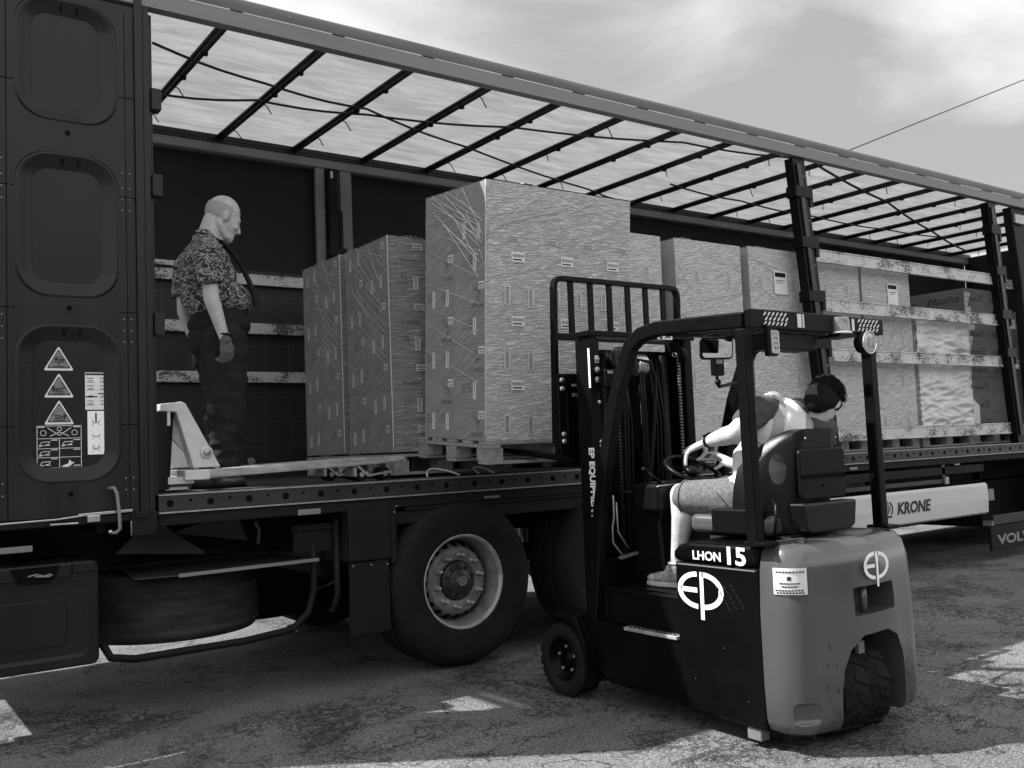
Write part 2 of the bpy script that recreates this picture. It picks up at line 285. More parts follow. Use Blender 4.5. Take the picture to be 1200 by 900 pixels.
# ------------------------------------------------------------------ mesh helpers
ORG = Vector((0, 0, 0))          # base of the thing being built: its meshes are stored relative to it
class MB:
    def __init__(s): s.v = []; s.f = []; s.sm = []
    def add(s, vs, fs, smooth=False):
        n = len(s.v); s.v += [Vector(q) for q in vs]
        s.f += [tuple(i + n for i in f) for f in fs]; s.sm += [smooth] * len(fs); return s
    def box(s, x0, x1, y0, y1, z0, z1, M4=None):
        vs = [Vector((x, y, z)) for z in (z0, z1) for y in (y0, y1) for x in (x0, x1)]
        if M4 is not None: vs = [M4 @ q for q in vs]
        return s.add(vs, [(0, 2, 3, 1), (4, 5, 7, 6), (0, 1, 5, 4), (2, 6, 7, 3), (0, 4, 6, 2), (1, 3, 7, 5)])
    def bar(s, a, b, w, h, upv=(0, 0, 1)):
        """rectangular bar from a to b, w wide sideways, h along upv"""
        a, b = Vector(a), Vector(b); d = (b - a).normalized(); side = d.cross(Vector(upv))
        if side.length < 1e-4: side = d.cross(Vector((0, 1, 0)))
        side.normalize(); u = side.cross(d).normalized()
        vs = [p + side * sx * w / 2 + u * sz * h / 2 for p in (a, b) for sz in (-1, 1) for sx in (-1, 1)]
        return s.add(vs, [(0, 1, 3, 2), (4, 6, 7, 5), (0, 4, 5, 1), (2, 3, 7, 6), (0, 2, 6, 4), (1, 5, 7, 3)])
    def prism(s, pts, ax, a, b, smooth=False):
        """polygon pts (in the two other axes) extruded along ax from a to b"""
        def mk(p, t):
            return {'x': (t, p[0], p[1]), 'y': (p[0], t, p[1]), 'z': (p[0], p[1], t)}[ax]
        n = len(pts); vs = [mk(p, a) for p in pts] + [mk(p, b) for p in pts]
        s.add(vs, [tuple(range(n)), tuple(range(2 * n - 1, n - 1, -1))])
        k = len(s.v) - 2 * n
        for i in range(n):
            j = (i + 1) % n; s.f.append((k + i, k + j, k + n + j, k + n + i)); s.sm.append(smooth)
        return s
    def lathe(s, prof, org, axis, n=32, close=False, smooth=True, caps=True):
        """prof: (radius, distance along axis)"""
        org = Vector(org); ax = Vector(axis).normalized(); t = Vector((0, 0, 1)) if abs(ax.z) < .9 else Vector((1, 0, 0))
        e1 = ax.cross(t).normalized(); e2 = ax.cross(e1)
        vs = []; fs = []
        for (r, h) in prof:
            for i in range(n):
                a = 2 * PI * i / n; vs.append(org + ax * h + (e1 * math.cos(a) + e2 * math.sin(a)) * r)
        m = len(prof)
        for k in range(m - 1 if not close else m):
            for i in range(n):
                j = (i + 1) % n; k2 = (k + 1) % m
                fs.append((k * n + i, k * n + j, k2 * n + j, k2 * n + i))
        s.add(vs, fs, smooth)
        if not close and caps:
            b = len(s.v) - m * n
            if prof[0][0] > 1e-5: s.f.append(tuple(b + i for i in range(n - 1, -1, -1))); s.sm.append(False)
            if prof[-1][0] > 1e-5: s.f.append(tuple(b + (m - 1) * n + i for i in range(n))); s.sm.append(False)
        return s
    def cyl(s, a, b, r, r1=None, n=16):
        a, b = Vector(a), Vector(b); return s.lathe([(r, 0), (r if r1 is None else r1, (b - a).length)], a, b - a, n)
    def tube(s, pts, r, n=8, closed=False):
        pts = [Vector(p) for p in pts]; m = len(pts); vs = []; fs = []; prev = None
        for k in range(m):
            if closed: d = pts[(k + 1) % m] - pts[k - 1]
            else: d = pts[min(k + 1, m - 1)] - pts[max(k - 1, 0)]
            d.normalize()
            if prev is None:
                t = Vector((0, 0, 1)) if abs(d.z) < .9 else Vector((1, 0, 0)); e1 = d.cross(t).normalized()
            else: e1 = (prev - d * prev.dot(d)).normalized()
            prev = e1; e2 = d.cross(e1); rr = r[k] if isinstance(r, (list, tuple)) else r
            for i in range(n):
                a = 2 * PI * i / n; vs.append(pts[k] + (e1 * math.cos(a) + e2 * math.sin(a)) * rr)
        for k in range(m if closed else m - 1):
            for i in range(n):
                j = (i + 1) % n; k2 = (k + 1) % m
                fs.append((k * n + i, k * n + j, k2 * n + j, k2 * n + i))
        s.add(vs, fs, True)
        if not closed:
            b = len(s.v) - m * n
            s.f += [tuple(b + i for i in range(n - 1, -1, -1)), tuple(b + (m - 1) * n + i for i in range(n))]; s.sm += [False, False]
        return s
    def ball(s, c, r, seg=16, M4=None):
        """ellipsoid: r a number or (rx, ry, rz)"""
        if not isinstance(r, (tuple, list)): r = (r, r, r)
        vs = []; fs = []; rows = seg // 2
        for i in range(rows + 1):
            th = PI * i / rows
            for j in range(seg):
                ph = 2 * PI * j / seg; q = Vector((r[0] * math.sin(th) * math.cos(ph), r[1] * math.sin(th) * math.sin(ph), r[2] * math.cos(th)))
                if M4 is not None: q = M4 @ q
                vs.append(Vector(c) + q)
        for i in range(rows):
            for j in range(seg):
                k = (j + 1) % seg; fs.append((i * seg + j, (i + 1) * seg + j, (i + 1) * seg + k, i * seg + k))
        return s.add(vs, fs, True)
    def cap(s, a, ra, b, rb, n=14, flat=1.0, fdir=None):
        """tapered capsule; flat squashes it along fdir"""
        a, b = Vector(a), Vector(b); d = b - a; L = d.length
        if L < 1e-6: return s.ball(a, ra)
        prof = [(max(1e-4, ra * math.sin(t)), -ra * math.cos(t)) for t in [PI / 2 * k / 5 for k in range(6)]]
        prof += [(max(1e-4, rb * math.cos(t)), L + rb * math.sin(t)) for t in [PI / 2 * k / 5 for k in range(6)]]
        st = len(s.v); s.lathe(prof, a, d, n)
        if flat != 1.0:
            f = Vector(fdir).normalized()
            for i in range(st, len(s.v)):
                w = s.v[i] - a; s.v[i] = s.v[i] - f * (w.dot(f) - d.dot(f) * max(0, min(1, w.dot(d) / (L * L)))) * (1 - flat)
        return s
    def grid(s, fn, nu, nv, smooth=True):
        vs = [fn(i / nu, j / nv) for j in range(nv + 1) for i in range(nu + 1)]
        return s.add(vs, [(j * (nu + 1) + i, j * (nu + 1) + i + 1, (j + 1) * (nu + 1) + i + 1, (j + 1) * (nu + 1) + i) for j in range(nv) for i in range(nu)], smooth)
    def mesh(s, name, mt, org=None):
        o = ORG if org is None else org
        me = bpy.data.meshes.new(name); me.from_pydata([v - o for v in s.v], [], s.f); me.validate()
        if len(me.polygons) == len(s.sm): me.polygons.foreach_set('use_smooth', s.sm)
        bm = bmesh.new(); bm.from_mesh(me); bmesh.ops.recalc_face_normals(bm, faces=bm.faces); bm.to_mesh(me); bm.free()
        if mt: me.materials.append(M[mt] if isinstance(mt, str) else mt)
        return me
    def build(s, name, mt, parent=None, bevel=0, seg=2, org=None, auto=False):
        me = s.mesh(name, mt, org); o = bpy.data.objects.new(name, me); COL.objects.link(o)
        if parent: o.parent = parent
        if bevel:
            b = o.modifiers.new('bevel', 'BEVEL'); b.width = bevel; b.segments = seg; b.limit_method = 'ANGLE'; b.angle_limit = R(40)
            b.harden_normals = False
        return o

def thing(name, label, cat, loc=(0, 0, 0), rot=(0, 0, 0), group=None, local=False):
    """Empty at the thing's base. Later MB.build calls subtract its location (unless local=True)."""
    global ORG
    o = bpy.data.objects.new(name, None); COL.objects.link(o); o.location = loc; o.rotation_euler = rot
    o.empty_display_size = .1
    o['label'] = label; o['category'] = cat
    if group: o['group'] = group
    ORG = Vector((0, 0, 0)) if local else Vector(loc)
    return o
def tag(o, label=None, cat=None, group=None, kind=None):
    if label: o['label'] = label
    if cat: o['category'] = cat
    if group: o['group'] = group
    if kind: o['kind'] = kind
    return o
def child(me, name, parent, loc=(0, 0, 0), rot=(0, 0, 0)):
    o = bpy.data.objects.new(name, me); COL.objects.link(o); o.parent = parent; o.location = loc; o.rotation_euler = rot; return o

def text_mb(txt, size, frame, thick=0.002, shear=0.0, bold=0.0, sx=1.0, align='LEFT'):
    """lettering as a mesh; frame = (origin, right, up)"""
    c = bpy.data.curves.new('lettering', 'FONT'); c.body = txt; c.size = size; c.extrude = thick; c.shear = shear; c.offset = bold * size
    c.align_x = align; c.resolution_u = 3
    o = bpy.data.objects.new('lettering', c); COL.objects.link(o)
    bpy.context.view_layer.update()
    me = bpy.data.meshes.new_from_object(o.evaluated_get(bpy.context.evaluated_depsgraph_get()))
    org, rgt, upv = [Vector(q) for q in frame]; nrm = rgt.cross(upv)
    mb = MB(); mb.add([org + rgt * (v.co.x * sx) + upv * v.co.y + nrm * v.co.z for v in me.vertices], [tuple(p.vertices) for p in me.polygons])
    bpy.data.objects.remove(o); bpy.data.curves.remove(c); bpy.data.meshes.remove(me)
    return mb

def rrect(x0, x1, z0, z1, r, n=6):
    pts = []
    for cx, cz, a0 in ((x1 - r, z1 - r, 0), (x0 + r, z1 - r, 90), (x0 + r, z0 + r, 180), (x1 - r, z0 + r, 270)):
        for k in range(n + 1):
            a = R(a0 + 90 * k / n); pts.append((cx + r * math.cos(a), cz + r * math.sin(a)))
    return pts
def holed(mb, rect, hole, y):
    """flat sheet at y with a rounded opening (hole made by rrect)"""
    x0, x1, z0, z1 = rect; n = len(hole) // 4
    cx = sum(p[0] for p in hole) / len(hole); cz = sum(p[1] for p in hole) / len(hole)
    corners = [(x1, z1), (x0, z1), (x0, z0), (x1, z0)]
    mids = [(x1, cz), (cx, z1), (x0, cz), (cx, z0)]
    for q in range(4):
        arc = hole[q * n:(q + 1) * n]; arc2 = [arc[0]] + arc[1:]
        # straight joints between the quadrants sit on the hole's sides
        st = {0: (hole[0][0], cz), 1: (cx, hole[n][1]), 2: (hole[2 * n][0], cz), 3: (cx, hole[3 * n][1])}[q]
        en = {0: (cx, hole[n - 1][1]), 1: (hole[2 * n - 1][0], cz), 2: (cx, hole[3 * n - 1][1]), 3: (hole[4 * n - 1][0], cz)}[q]
        poly = [mids[q], corners[q], mids[(q + 1) % 4], en] + arc2[::-1] + [st]
        mb.add([(p[0], y, p[1]) for p in poly], [tuple(range(len(poly)))])

def organic(mb, name, mt, parent, voxel=0.008, smooth=4, org=None, disp=0.0, dsize=0.08):
    me = mb.mesh(name, mt, org); o = bpy.data.objects.new(name + '_raw', me); COL.objects.link(o)
    r = o.modifiers.new('remesh', 'REMESH'); r.mode = 'VOXEL'; r.voxel_size = voxel; r.use_smooth_shade = True
    if smooth:
        k = o.modifiers.new('smooth', 'SMOOTH'); k.factor = .5; k.iterations = smooth
    bpy.context.view_layer.update()
    m2 = bpy.data.meshes.new_from_object(o.evaluated_get(bpy.context.evaluated_depsgraph_get()))
    m2.name = name
    bpy.data.objects.remove(o); bpy.data.meshes.remove(me)
    if disp:
        vs = [v.co.copy() for v in m2.vertices]; ns = [v.normal.copy() for v in m2.vertices]
        for v, c, nn in zip(m2.vertices, vs, ns):
            q = Vector((c.x / dsize, c.y / dsize, c.z / (dsize * .55)))
            a = mnoise.noise(q); b_ = 1 - abs(mnoise.noise(q * .7 + Vector((9, 3, 1)))) * 2
            v.co = c + nn * disp * (a * .6 + b_ * .6)
    m2.polygons.foreach_set('use_smooth', [True] * len(m2.polygons))
    if not m2.materials: m2.materials.append(M[mt])
    ob = bpy.data.objects.new(name, m2); COL.objects.link(ob); ob.parent = parent
    return ob

# ================================================================== the setting
g = MB(); g.grid(lambda u, v: Vector(((u - .5) * 1600, (v - .5) * 1600, 0)), 8, 8, False)
tag(g.build('asphalt_yard', 'asphalt'), kind='structure')

# buildings: one unseen, added behind the camera to block sky light, one beyond the trailer
def yard_building(name, label, x0, x1, y0, y1, h, face, nwin):
    t = thing(name, label, 'building', ((x0 + x1) / 2, (y0 + y1) / 2, 0))
    b = MB(); b.box(x0, x1, y0, y1, 0, h); b.build('wall', 'wallfar', t)
    b = MB(); b.box(x0 - .3, x1 + .3, y0 - .3, y1 + .3, h + .003, h + .3); b.build('roof', 'chassis', t)
    for i in range(nwin):
        cx = x0 + (i + .5) * (x1 - x0) / nwin; yy = y1 if face > 0 else y0
        b = MB(); b.box(cx - 1.6, cx + 1.6, yy - .02, yy + .02, 0.02, 3.6)
        f = b.build('roller_door', 'rail', t)
yard_building('sky_blocker', 'dark unseen building with roller doors, added behind the camera to block sky light', -40, 50, -42, -26, 6.5, 1, 9)
yard_building('storage_shed', 'low dark shed with roller doors beyond the far side of the trailer', -30, 45, 24, 34, 4.2, -1, 8)

# ================================================================== curtain-sided trailer
T = thing('curtainsider_trailer', 'long curtain-sided trailer with its near curtain drawn back, loaded with wrapped pallets', 'trailer', (0, 0, 0))
XL, XR = -1.68, 12.3
ZD = 1.215
b = MB(); b.box(XL, XR, .10, 2.42, 1.15, ZD); b.build('load_floor', 'floor', T)
# perforated side rail with edge highlights laid on as bright strips and lower chord
b = MB(); b.box(-.5, XR, 0, .095, 1.120, 1.205); b.build('side_rail', 'perf', T, .004)
b = MB(); b.box(-.5, XR, -.006, .10, 1.2055, 1.2125); b.box(-.5, XR, -.006, .02, 1.111, 1.1195); b.build('rail_highlight', 'gal', T)
b = MB()
for i in range(118):
    x = -.44 + i * .108
    if i % 2 == 0: b.cyl((x, -.003, 1.163), (x, .01, 1.163), .019, n=12)
    else: b.cyl((x, -.003, 1.175), (x, .01, 1.175), .008, n=8)
b.build('rail_hole', 'hole', T)
b = MB(); b.box(-.5, XR, .012, .11, 1.045, 1.110); b.build('lower_chord', 'chassis', T, .006)
b = MB(); b.box(1.0, 2.6, .02, .09, 1.02, 1.044); b.box(.9, 7.9, .03, .08, .94, 1.018); b.build('fender_beam', 'chassis', T, .004)
b = MB()
for y in (.62, 1.72):
    b.box(XL, XR, y, y + .14, .78, .80); b.box(XL, XR, y + .06, y + .08, .80, 1.12); b.box(XL, XR, y, y + .14, 1.12, 1.148)
b.build('chassis_beam', 'chassis', T)
b = MB()
for i in range(22): b.box(-1.4 + i * .62, -1.36 + i * .62, .12, 2.4, 1.03, 1.148)
b.build('cross_member', 'chassis', T)
# deep dark fittings and added light blockers under the floor
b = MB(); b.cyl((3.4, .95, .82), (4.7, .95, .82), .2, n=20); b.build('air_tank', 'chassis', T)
b = MB(); b.box(4.9, 12.2, 2.25, 2.33, .10, 1.148); b.build('far_light_blocker', 'chassis', T, .01)  # made-up sheet added to block sunlight and lit ground beyond
b = MB(); b.box(.48, 1.0, 1.35, 2.2, .25, 1.02); b.build('dark_filler_box', 'chassis', T, .03)  # made-up dark box added to hide sunlit ground behind it
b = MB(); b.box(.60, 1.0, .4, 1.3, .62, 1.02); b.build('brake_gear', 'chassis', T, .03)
b = MB(); b.box(4.9, 5.1, .2, .4, .1, 1.03); b.box(5.4, 5.9, .25, 1.6, .55, 1.0); b.box(6.5, 7.3, .5, 1.9, .5, 1.0); b.box(4.9, 7.9, 1.3, 2.2, .28, 1.0); b.build('landing_gear_and_dark_box', 'chassis', T, .02)  # last box is made up, added to keep the underside dark
# door-side closing panel with three pressed windows
b = MB(); PX0, PX1 = -1.235, -.60
zs = [1.13, 2.17, 3.06, 3.84]
hol = [rrect(-1.178, -.685, 1.30, 2.10, .17), rrect(-1.174, -.688, 2.24, 2.985, .15), rrect(-1.174, -.688, 3.15, 3.80, .15)]
for k in range(3): holed(b, (-1.30, -.60, zs[k], zs[k + 1]), hol[k], -.012)
door = b.build('rear_door_leaf', 'door', T)
b = MB(); b.box(-1.66, -1.302, -.012, .05, 1.13, 3.84); b.box(-1.30, -.60, .045, .06, 1.13, 3.84)
b.box(-.598, -.555, -.028, .06, 1.12, 3.9); b.box(-.553, -.520, -.018, .06, 1.12, 3.9)
b.build('door_edge_frame', 'door', door, .004)
for k in range(3):
    h = hol[k]; n = len(h); cx = sum(p[0] for p in h) / n; cz = sum(p[1] for p in h) / n
    def inset(d, h=h, cx=cx, cz=cz):
        x0 = min(p[0] for p in h) + d; x1 = max(p[0] for p in h) - d; z0 = min(p[1] for p in h) + d; z1 = max(p[1] for p in h) - d
        return rrect(x0, x1, z0, z1, max(.03, (.16) - d))
    rings = [(inset(0), -.012), (inset(.006), -.018), (inset(.016), -.016), (inset(.030), .004), (inset(.075), .010), (inset(.080), .016)]
    b = MB(); vs = []; fs = []
    for pts, y in rings: vs += [(p[0], y, p[1]) for p in pts]
    for r in range(len(rings) - 1):
        for i in range(n):
            j = (i + 1) % n; fs.append((r * n + i, r * n + j, (r + 1) * n + j, (r + 1) * n + i))
    b.add(vs, fs, True); b.build('pressed_frame', 'door', door)
    b = MB(); pts = inset(.080); b.prism(pts, 'y', .016, .03)
    b.build('recess_panel', 'recess', door)
    b = MB(); z1 = max(p[1] for p in h); z0 = min(p[1] for p in h)
    b.cyl((-.93, -.0155, z0 - .055), (-.93, -.0125, z0 - .055), .013, n=12)
    for dx in (-.012, .012): b.cyl((-.93 + dx, -.015, z0 - .085), (-.93 + dx, -.0125, z0 - .085), .003, n=6)
    b.box(-.955, -.95, -.006, .012, z1 - .06, z1 - .025); b.box(-.88, -.875, -.006, .012, z1 - .06, z1 - .025)
    b.box(-1.16, -1.12, .006, .0135, z1 - .2, z1 - .197); b.box(-.74, -.70, .006, .0135, z1 - .2, z1 - .197)
    b.build('drain_hole', 'hole', door)
# seams and rivets of the leaf
b = MB()
for z in (1.585, 2.175, 2.79, 3.33): b.box(-1.30, -1.18, -.0135, -.0122, z, z + .004); b.box(-.682, -.52, -.0135, -.0122, z, z + .004)
b.box(-1.215, -1.211, -.0135, -.0122, 1.14, 3.8)
b.box(-.648, -.645, -.0135, -.0122, 1.14, 3.8)
b.build('panel_seam', 'hole', door)
b = MB()
for z in (1.25, 1.31, 2.02, 2.08, 2.14, 2.72, 2.78, 2.84, 2.92):
    for x in (-1.235, -.665, -.628): b.ball((x, -.013, z), (.005, .003, .005), 8)
b.build('rivet', 'rail', door)
# stickers
def tri(cx, zt, w, h, grow=0.0):
    pts = [(cx, zt + grow * 1.6), (cx - w / 2 - grow * 1.4, zt - h - grow), (cx + w / 2 + grow * 1.4, zt - h - grow)]
    o = []
    for i in range(3):
        p, a, c = Vector(pts[i]), Vector(pts[i - 1]), Vector(pts[(i + 1) % 3]); da = (a - p).normalized(); dc = (c - p).normalized(); r = .012
        for k in range(5):
            t = k / 4; o.append(tuple((p + da * r * (1 - t) ** 2 + dc * r * t ** 2 + (da + dc) * r * .1)))
    return o
def stroke(mb, pts, y, w=.003):
    for p, q in zip(pts, pts[1:]): mb.bar((p[0], y, p[1]), (q[0], y, q[1]), w, .001, (0, 1, 0))
Y0 = .0160
for k, zt in enumerate((1.985, 1.848, 1.712)):
    b = MB(); b.prism(tri(-.976, zt, .128, .112, .006), 'y', Y0 - .0015, Y0 - .0002)
    st = b.build('warning_sticker', 'label', door); st['label'] = ['topmost triangular warning sticker with a tipping load drawing', 'middle triangular warning sticker with a level loading drawing', 'lowest triangular warning sticker with a sloping load drawing'][k]
    b = MB(); b.prism(tri(-.976, zt - .004, .118, .103), 'y', Y0 - .0023, Y0 - .0017); b.build('black_border', 'print', st)
    b = MB(); b.prism(tri(-.976, zt - .010, .104, .092), 'y', Y0 - .0031, Y0 - .0025); b.build('grey_face', 'sign', st)
    b = MB(); yy = Y0 - .0038; c = -.976; z = zt - .075
    if k == 0:
        stroke(b, [(c - .03, z), (c + .03, z)], yy, .004); b.cyl((c - .012, yy - .001, z + .016), (c - .012, yy, z + .016), .009, n=10); b.box(c, c + .026, yy - .001, yy, z + .006, z + .018)
        stroke(b, [(c, z + .004), (c, z - .016)], yy, .005); stroke(b, [(c - .018, z + .022), (c + .012, z + .03)], yy, .002)
    elif k == 1:
        stroke(b, [(c - .032, z - .002), (c + .035, z + .008)], yy, .006); stroke(b, [(c + .008, z + .034), (c + .026, z + .012)], yy, .003)
        [b.box(c - .03 + i * .013, c - .022 + i * .013, yy - .001, yy, z - .014, z - .003) for i in range(4)]; b.box(c - .034, c - .02, yy - .001, yy, z, z + .016)
    else:
        stroke(b, [(c - .036, z + .008), (c + .03, z - .004)], yy, .004); stroke(b, [(c - .036, z + .006), (c - .018, z + .034)], yy, .003)
        [b.box(c - .018 + i * .013, c - .010 + i * .013, yy - .001, yy, z - .014, z - .004) for i in range(4)]; b.box(c + .02, c + .034, yy - .001, yy, z - .003, z + .010)
    b.box(c - .026, c + .026, yy - .001, yy, zt - .0975, zt - .094)
    b.build('pictogram', 'print', st)
# white information labels
b = MB(); b.box(-.853, -.727, Y0 - .0015, Y0 - .0002, 1.668, 1.86); s1 = b.build('information_label', 'label', door)
b = MB(); yy = Y0 - .0022; b.box(-.851, -.729, yy, yy + .0005, 1.846, 1.856)
for c in (0, 1):
    for r in range(8):
        if r == 4: continue
        z = 1.828 - r * .0195; x = -.845 + c * .062; w = .034 + .012 * ((r * 3 + c * 5) % 3) / 2; b.box(x, x + w, yy, yy + .0005, z, z + .0035)
        if r % 2: b.box(x + .006, x + .03, yy, yy + .0005, z + .008, z + .0105)
b.box(-.79, -.729, yy, yy + .0005, 1.748, 1.754); b.box(-.851, -.795, yy, yy + .0005, 1.732, 1.738); b.build('print_lines', 'print', s1)
b = MB(); b.box(-.843, -.762, Y0 - .0015, Y0 - .0002, 1.438, 1.661); s2 = b.build('load_chart_label', 'whitevinyl', door)
b = MB(); cx = -.8025; b.box(cx - .004, cx + .004, yy, yy + .0005, 1.605, 1.652)
for z in (1.60, 1.53, 1.465): stroke(b, [(cx - .018, z + .012), (cx - .012, z), (cx + .012, z), (cx + .018, z + .012)], yy, .003); b.box(cx - .020, cx - .012, yy, yy + .0005, z - .012, z - .009); b.box(cx + .012, cx + .020, yy, yy + .0005, z - .012, z - .009)
stroke(b, [(cx - .016, 1.488), (cx, 1.462), (cx + .016, 1.488)], yy, .002); b.build('print_lines', 'print', s2)
b = MB()
X0, X1, Z0, Z1 = -1.078, -.874, 1.378, 1.588
for z in (Z0, 1.43, 1.475, 1.525, Z1): b.box(X0, X1, Y0 - .0015, Y0 - .0004, z - .0013, z + .0013)
for x in (X0, (X0 + X1) / 2, X1): b.box(x - .0013, x + .0013, Y0 - .0015, Y0 - .0004, Z0, Z1 if x != (X0 + X1) / 2 else 1.525)
def ring2(mb, cx, cz, r, y, w=.0025, n=14, a0=0, a1=360):
    stroke(mb, [(cx + r * math.cos(R(a0 + (a1 - a0) * i / n)), cz + r * math.sin(R(a0 + (a1 - a0) * i / n))) for i in range(n + 1)], y, w)
yy = Y0 - .001
ring2(b, -1.05, 1.553, .013, yy); ring2(b, -.905, 1.553, .013, yy); ring2(b, -.976, 1.572, .010, yy)
stroke(b, [(-1.03, 1.578), (-.976, 1.54), (-.922, 1.578)], yy); stroke(b, [(-1.02, 1.536), (-.976, 1.557), (-.93, 1.536)], yy)
for (x, z) in ((-1.07, 1.485), (-.965, 1.485), (-1.07, 1.437), (-1.068, 1.386)):
    stroke(b, [(x, z), (x + .045, z + .012), (x + .05, z + .024), (x + .012, z + .022), (x, z)], yy); stroke(b, [(x + .006, z + .006), (x + .05, z + .006)], yy)
b.prism([(-.968, 1.385), (-.935, 1.398), (-.93, 1.418), (-.92, 1.405), (-.905, 1.402), (-.92, 1.392), (-.93, 1.383), (-.95, 1.38)], 'y', yy - .0003, yy)
for (x, z) in ((-1.015, 1.515), (-.91, 1.515), (-1.015, 1.466), (-.91, 1.466), (-1.015, 1.421), (-.91, 1.385), (-1.075, 1.58), (-.91, 1.58)): b.box(x, x + .03, yy - .0003, yy, z, z + .004)
b.build('lashing_diagram', 'label', door)
# latch, tension strap and hanging handle along the panel's foot
b = MB(); b.box(-1.6, -.60, -.02, .03, 1.085, 1.125); b.build('foot_sill', 'chassis', door, .008)
b = MB(); b.bar((-1.6, -.03, 1.112), (-1.0, -.03, 1.122), .006, .008); b.bar((-1.0, -.03, 1.122), (-.88, -.03, 1.132), .007, .008); b.bar((-.9, -.03, 1.135), (-.64, -.03, 1.142), .006, .014)
b.bar((-1.03, -.03, 1.098), (-.9, -.03, 1.097), .006, .008); b.box(-.86, -.80, -.045, -.02, 1.098, 1.13); b.build('tension_strap', 'bright', door, .002)
b = MB(); b.tube([(-.755, -.03, 1.262), (-.735, -.055, 1.265), (-.722, -.06, 1.235), (-.712, -.06, 1.14), (-.708, -.06, 1.055), (-.725, -.05, 1.035), (-.75, -.04, 1.038)], .009, 8)
hd = b.build('crank_handle', 'rail', door)
b = MB(); b.ball((-.752, -.045, 1.042), (.012, .01, .010), 10); b.build('handle_pin', 'bright', hd)
b = MB(); b.box(-.645, -.515, -.035, .0, 1.03, 1.135); b.box(-.645, -.53, -.045, .0, 1.01, 1.045); b.prism([(-.63, 1.10), (-.58, 1.10), (-.555, 1.115), (-.58, 1.135), (-.63, 1.135)], 'y', -.046, -.036)
b.build('corner_bracket', 'chassis', T, .004)
b = MB(); b.tube([(-.648, -.036, 1.088), (-.648, -.036, 1.012)], .004, 6); b.build('bracket_edge', 'rail', T)
# hinges on the inner edge
b = MB()
for z in (3.37, 2.89, 2.13): b.box(-.50, -.445, .02, .1, z - .06, z + .06)
b.box(-.512, -.486, .05, .09, ZD, 3.85)
b.build('door_hinge', 'door', T, .004)

# top rails
b = MB(); b.prism([(-.02, 3.862), (.05, 3.862), (.05, 3.95), (-.03, 3.95)], 'x', XL, XR); b.build('near_roof_rail', 'rail', T, .003)
b = MB()
def trim(u, v):
    x = XL + u * (XR - XL); w = 1 + .004 * math.sin(x * 5) + .3 * mnoise.noise(Vector((x * 1.3, 0, 4)))
    pr = [(-.034, 3.953), (-.040, 3.985), (-.024, 4.026), (.04, 4.044), (.16, 4.05)][int(round(v * 4))]
    return Vector((x, pr[0], pr[1] + (.006 * w if v > .3 else 0)))
b.grid(trim, 160, 4); nr = b.build('roof_tarp_hem', 'railtop', T)
b = MB()
for i in range(17):
    x = .35 + i * .654 * 1.02 - .06; b.cyl((x, -.042, 3.988), (x, -.034, 3.988), .008, n=8)
b.build('hem_bolt', 'rail', T)
b = MB(); b.box(XL, XR, 2.37, 2.44, 3.895, 4.0); b.box(XL, XR, 2.355, 2.37, 3.90, 3.975); b.build('far_roof_rail', 'rail', T, .004)
b = MB(); b.box(XL, XR, 2.34, 2.44, 4.003, 4.04); b.box(XL, XR, 2.345, 2.353, 3.98, 4.0); b.build('far_rail_track', 'bow', T)
# roof sheet, sagging and rippled between the bows
b = MB()
def roof(u, v):
    x = XL + u * (XR - XL); y = .06 + v * 2.38
    z = 4.062 - .012 * math.sin(PI * ((x - .03) / .654 % 1)) + .006 * mnoise.noise(Vector((x * 1.1, y * 7, 0)))
    return Vector((x, y, z))
b.grid(roof, 300, 40); b.build('roof_tarpaulin', 'tarp', T)
# bows with loose strap ends
for i in range(-1, 19):
    x = .027 + i * .654
    b = MB(); b.tube([(x, .05, 4.012), (x, 2.36, 4.012)], .021, 8); b.tube([(x - .026, .05, 4.026), (x - .026, 2.36, 4.026)], .013, 6)
    bo = b.build('roof_bow', 'bow', T)
    if i >= 0:
        rr = random.Random(i)
        for y in (.45 + rr.random() * .15, 1.15 + rr.random() * .3, 1.9 + rr.random() * .2):
            if rr.random() < .4: continue
            L = .015 + rr.random() * .04; b = MB(); b.tube([(x, y - .01, 3.992), (x + .03, y, 3.985), (x + .03 + L * .7, y + .02, 3.975 - L * .3), (x + .04 + L, y + .02, 3.965 - L * .8)], .0045, 5); b.build('strap_end', 'black', bo)
        for y in (1.18, .72): b = MB(); b.box(x - .024, x + .024, y, y + .03, 3.985, 4.03); b.build('bow_clamp', 'black', bo)
def sag(pts, z0, d, n=6):
    o = []
    for (p, q) in zip(pts, pts[1:]):
        for k in range(n):
            t = k / n; o.append((p[0] + (q[0] - p[0]) * t, p[1] + (q[1] - p[1]) * t, z0 - d * math.sin(PI * t)))
    o.append((pts[-1][0], pts[-1][1], z0)); return o
for pts in ([(-.3, .71), (.53, .99), (1.37, 1.09), (2.52, 1.49), (4.37, 2.04), (5.2, 2.25)],
            [(-.08, 1.55), (.6, 1.32), (1.43, 1.2), (2.58, .89), (4.13, .48), (5.4, .3)],
            [(5.4, .12), (5.86, .35), (7.79, .86), (9.8, 1.5), (11.5, 2.0)],
            [(5.0, 1.5), (6.2, 1.62), (7.6, 1.7), (9.1, 1.72), (10.4, 1.6)]):
    b = MB(); b.tube(sag(pts, 3.985, .02, 5), .009 if pts[0][0] != 5.4 else .013, 6); b.build('roof_cable', 'bow', T)

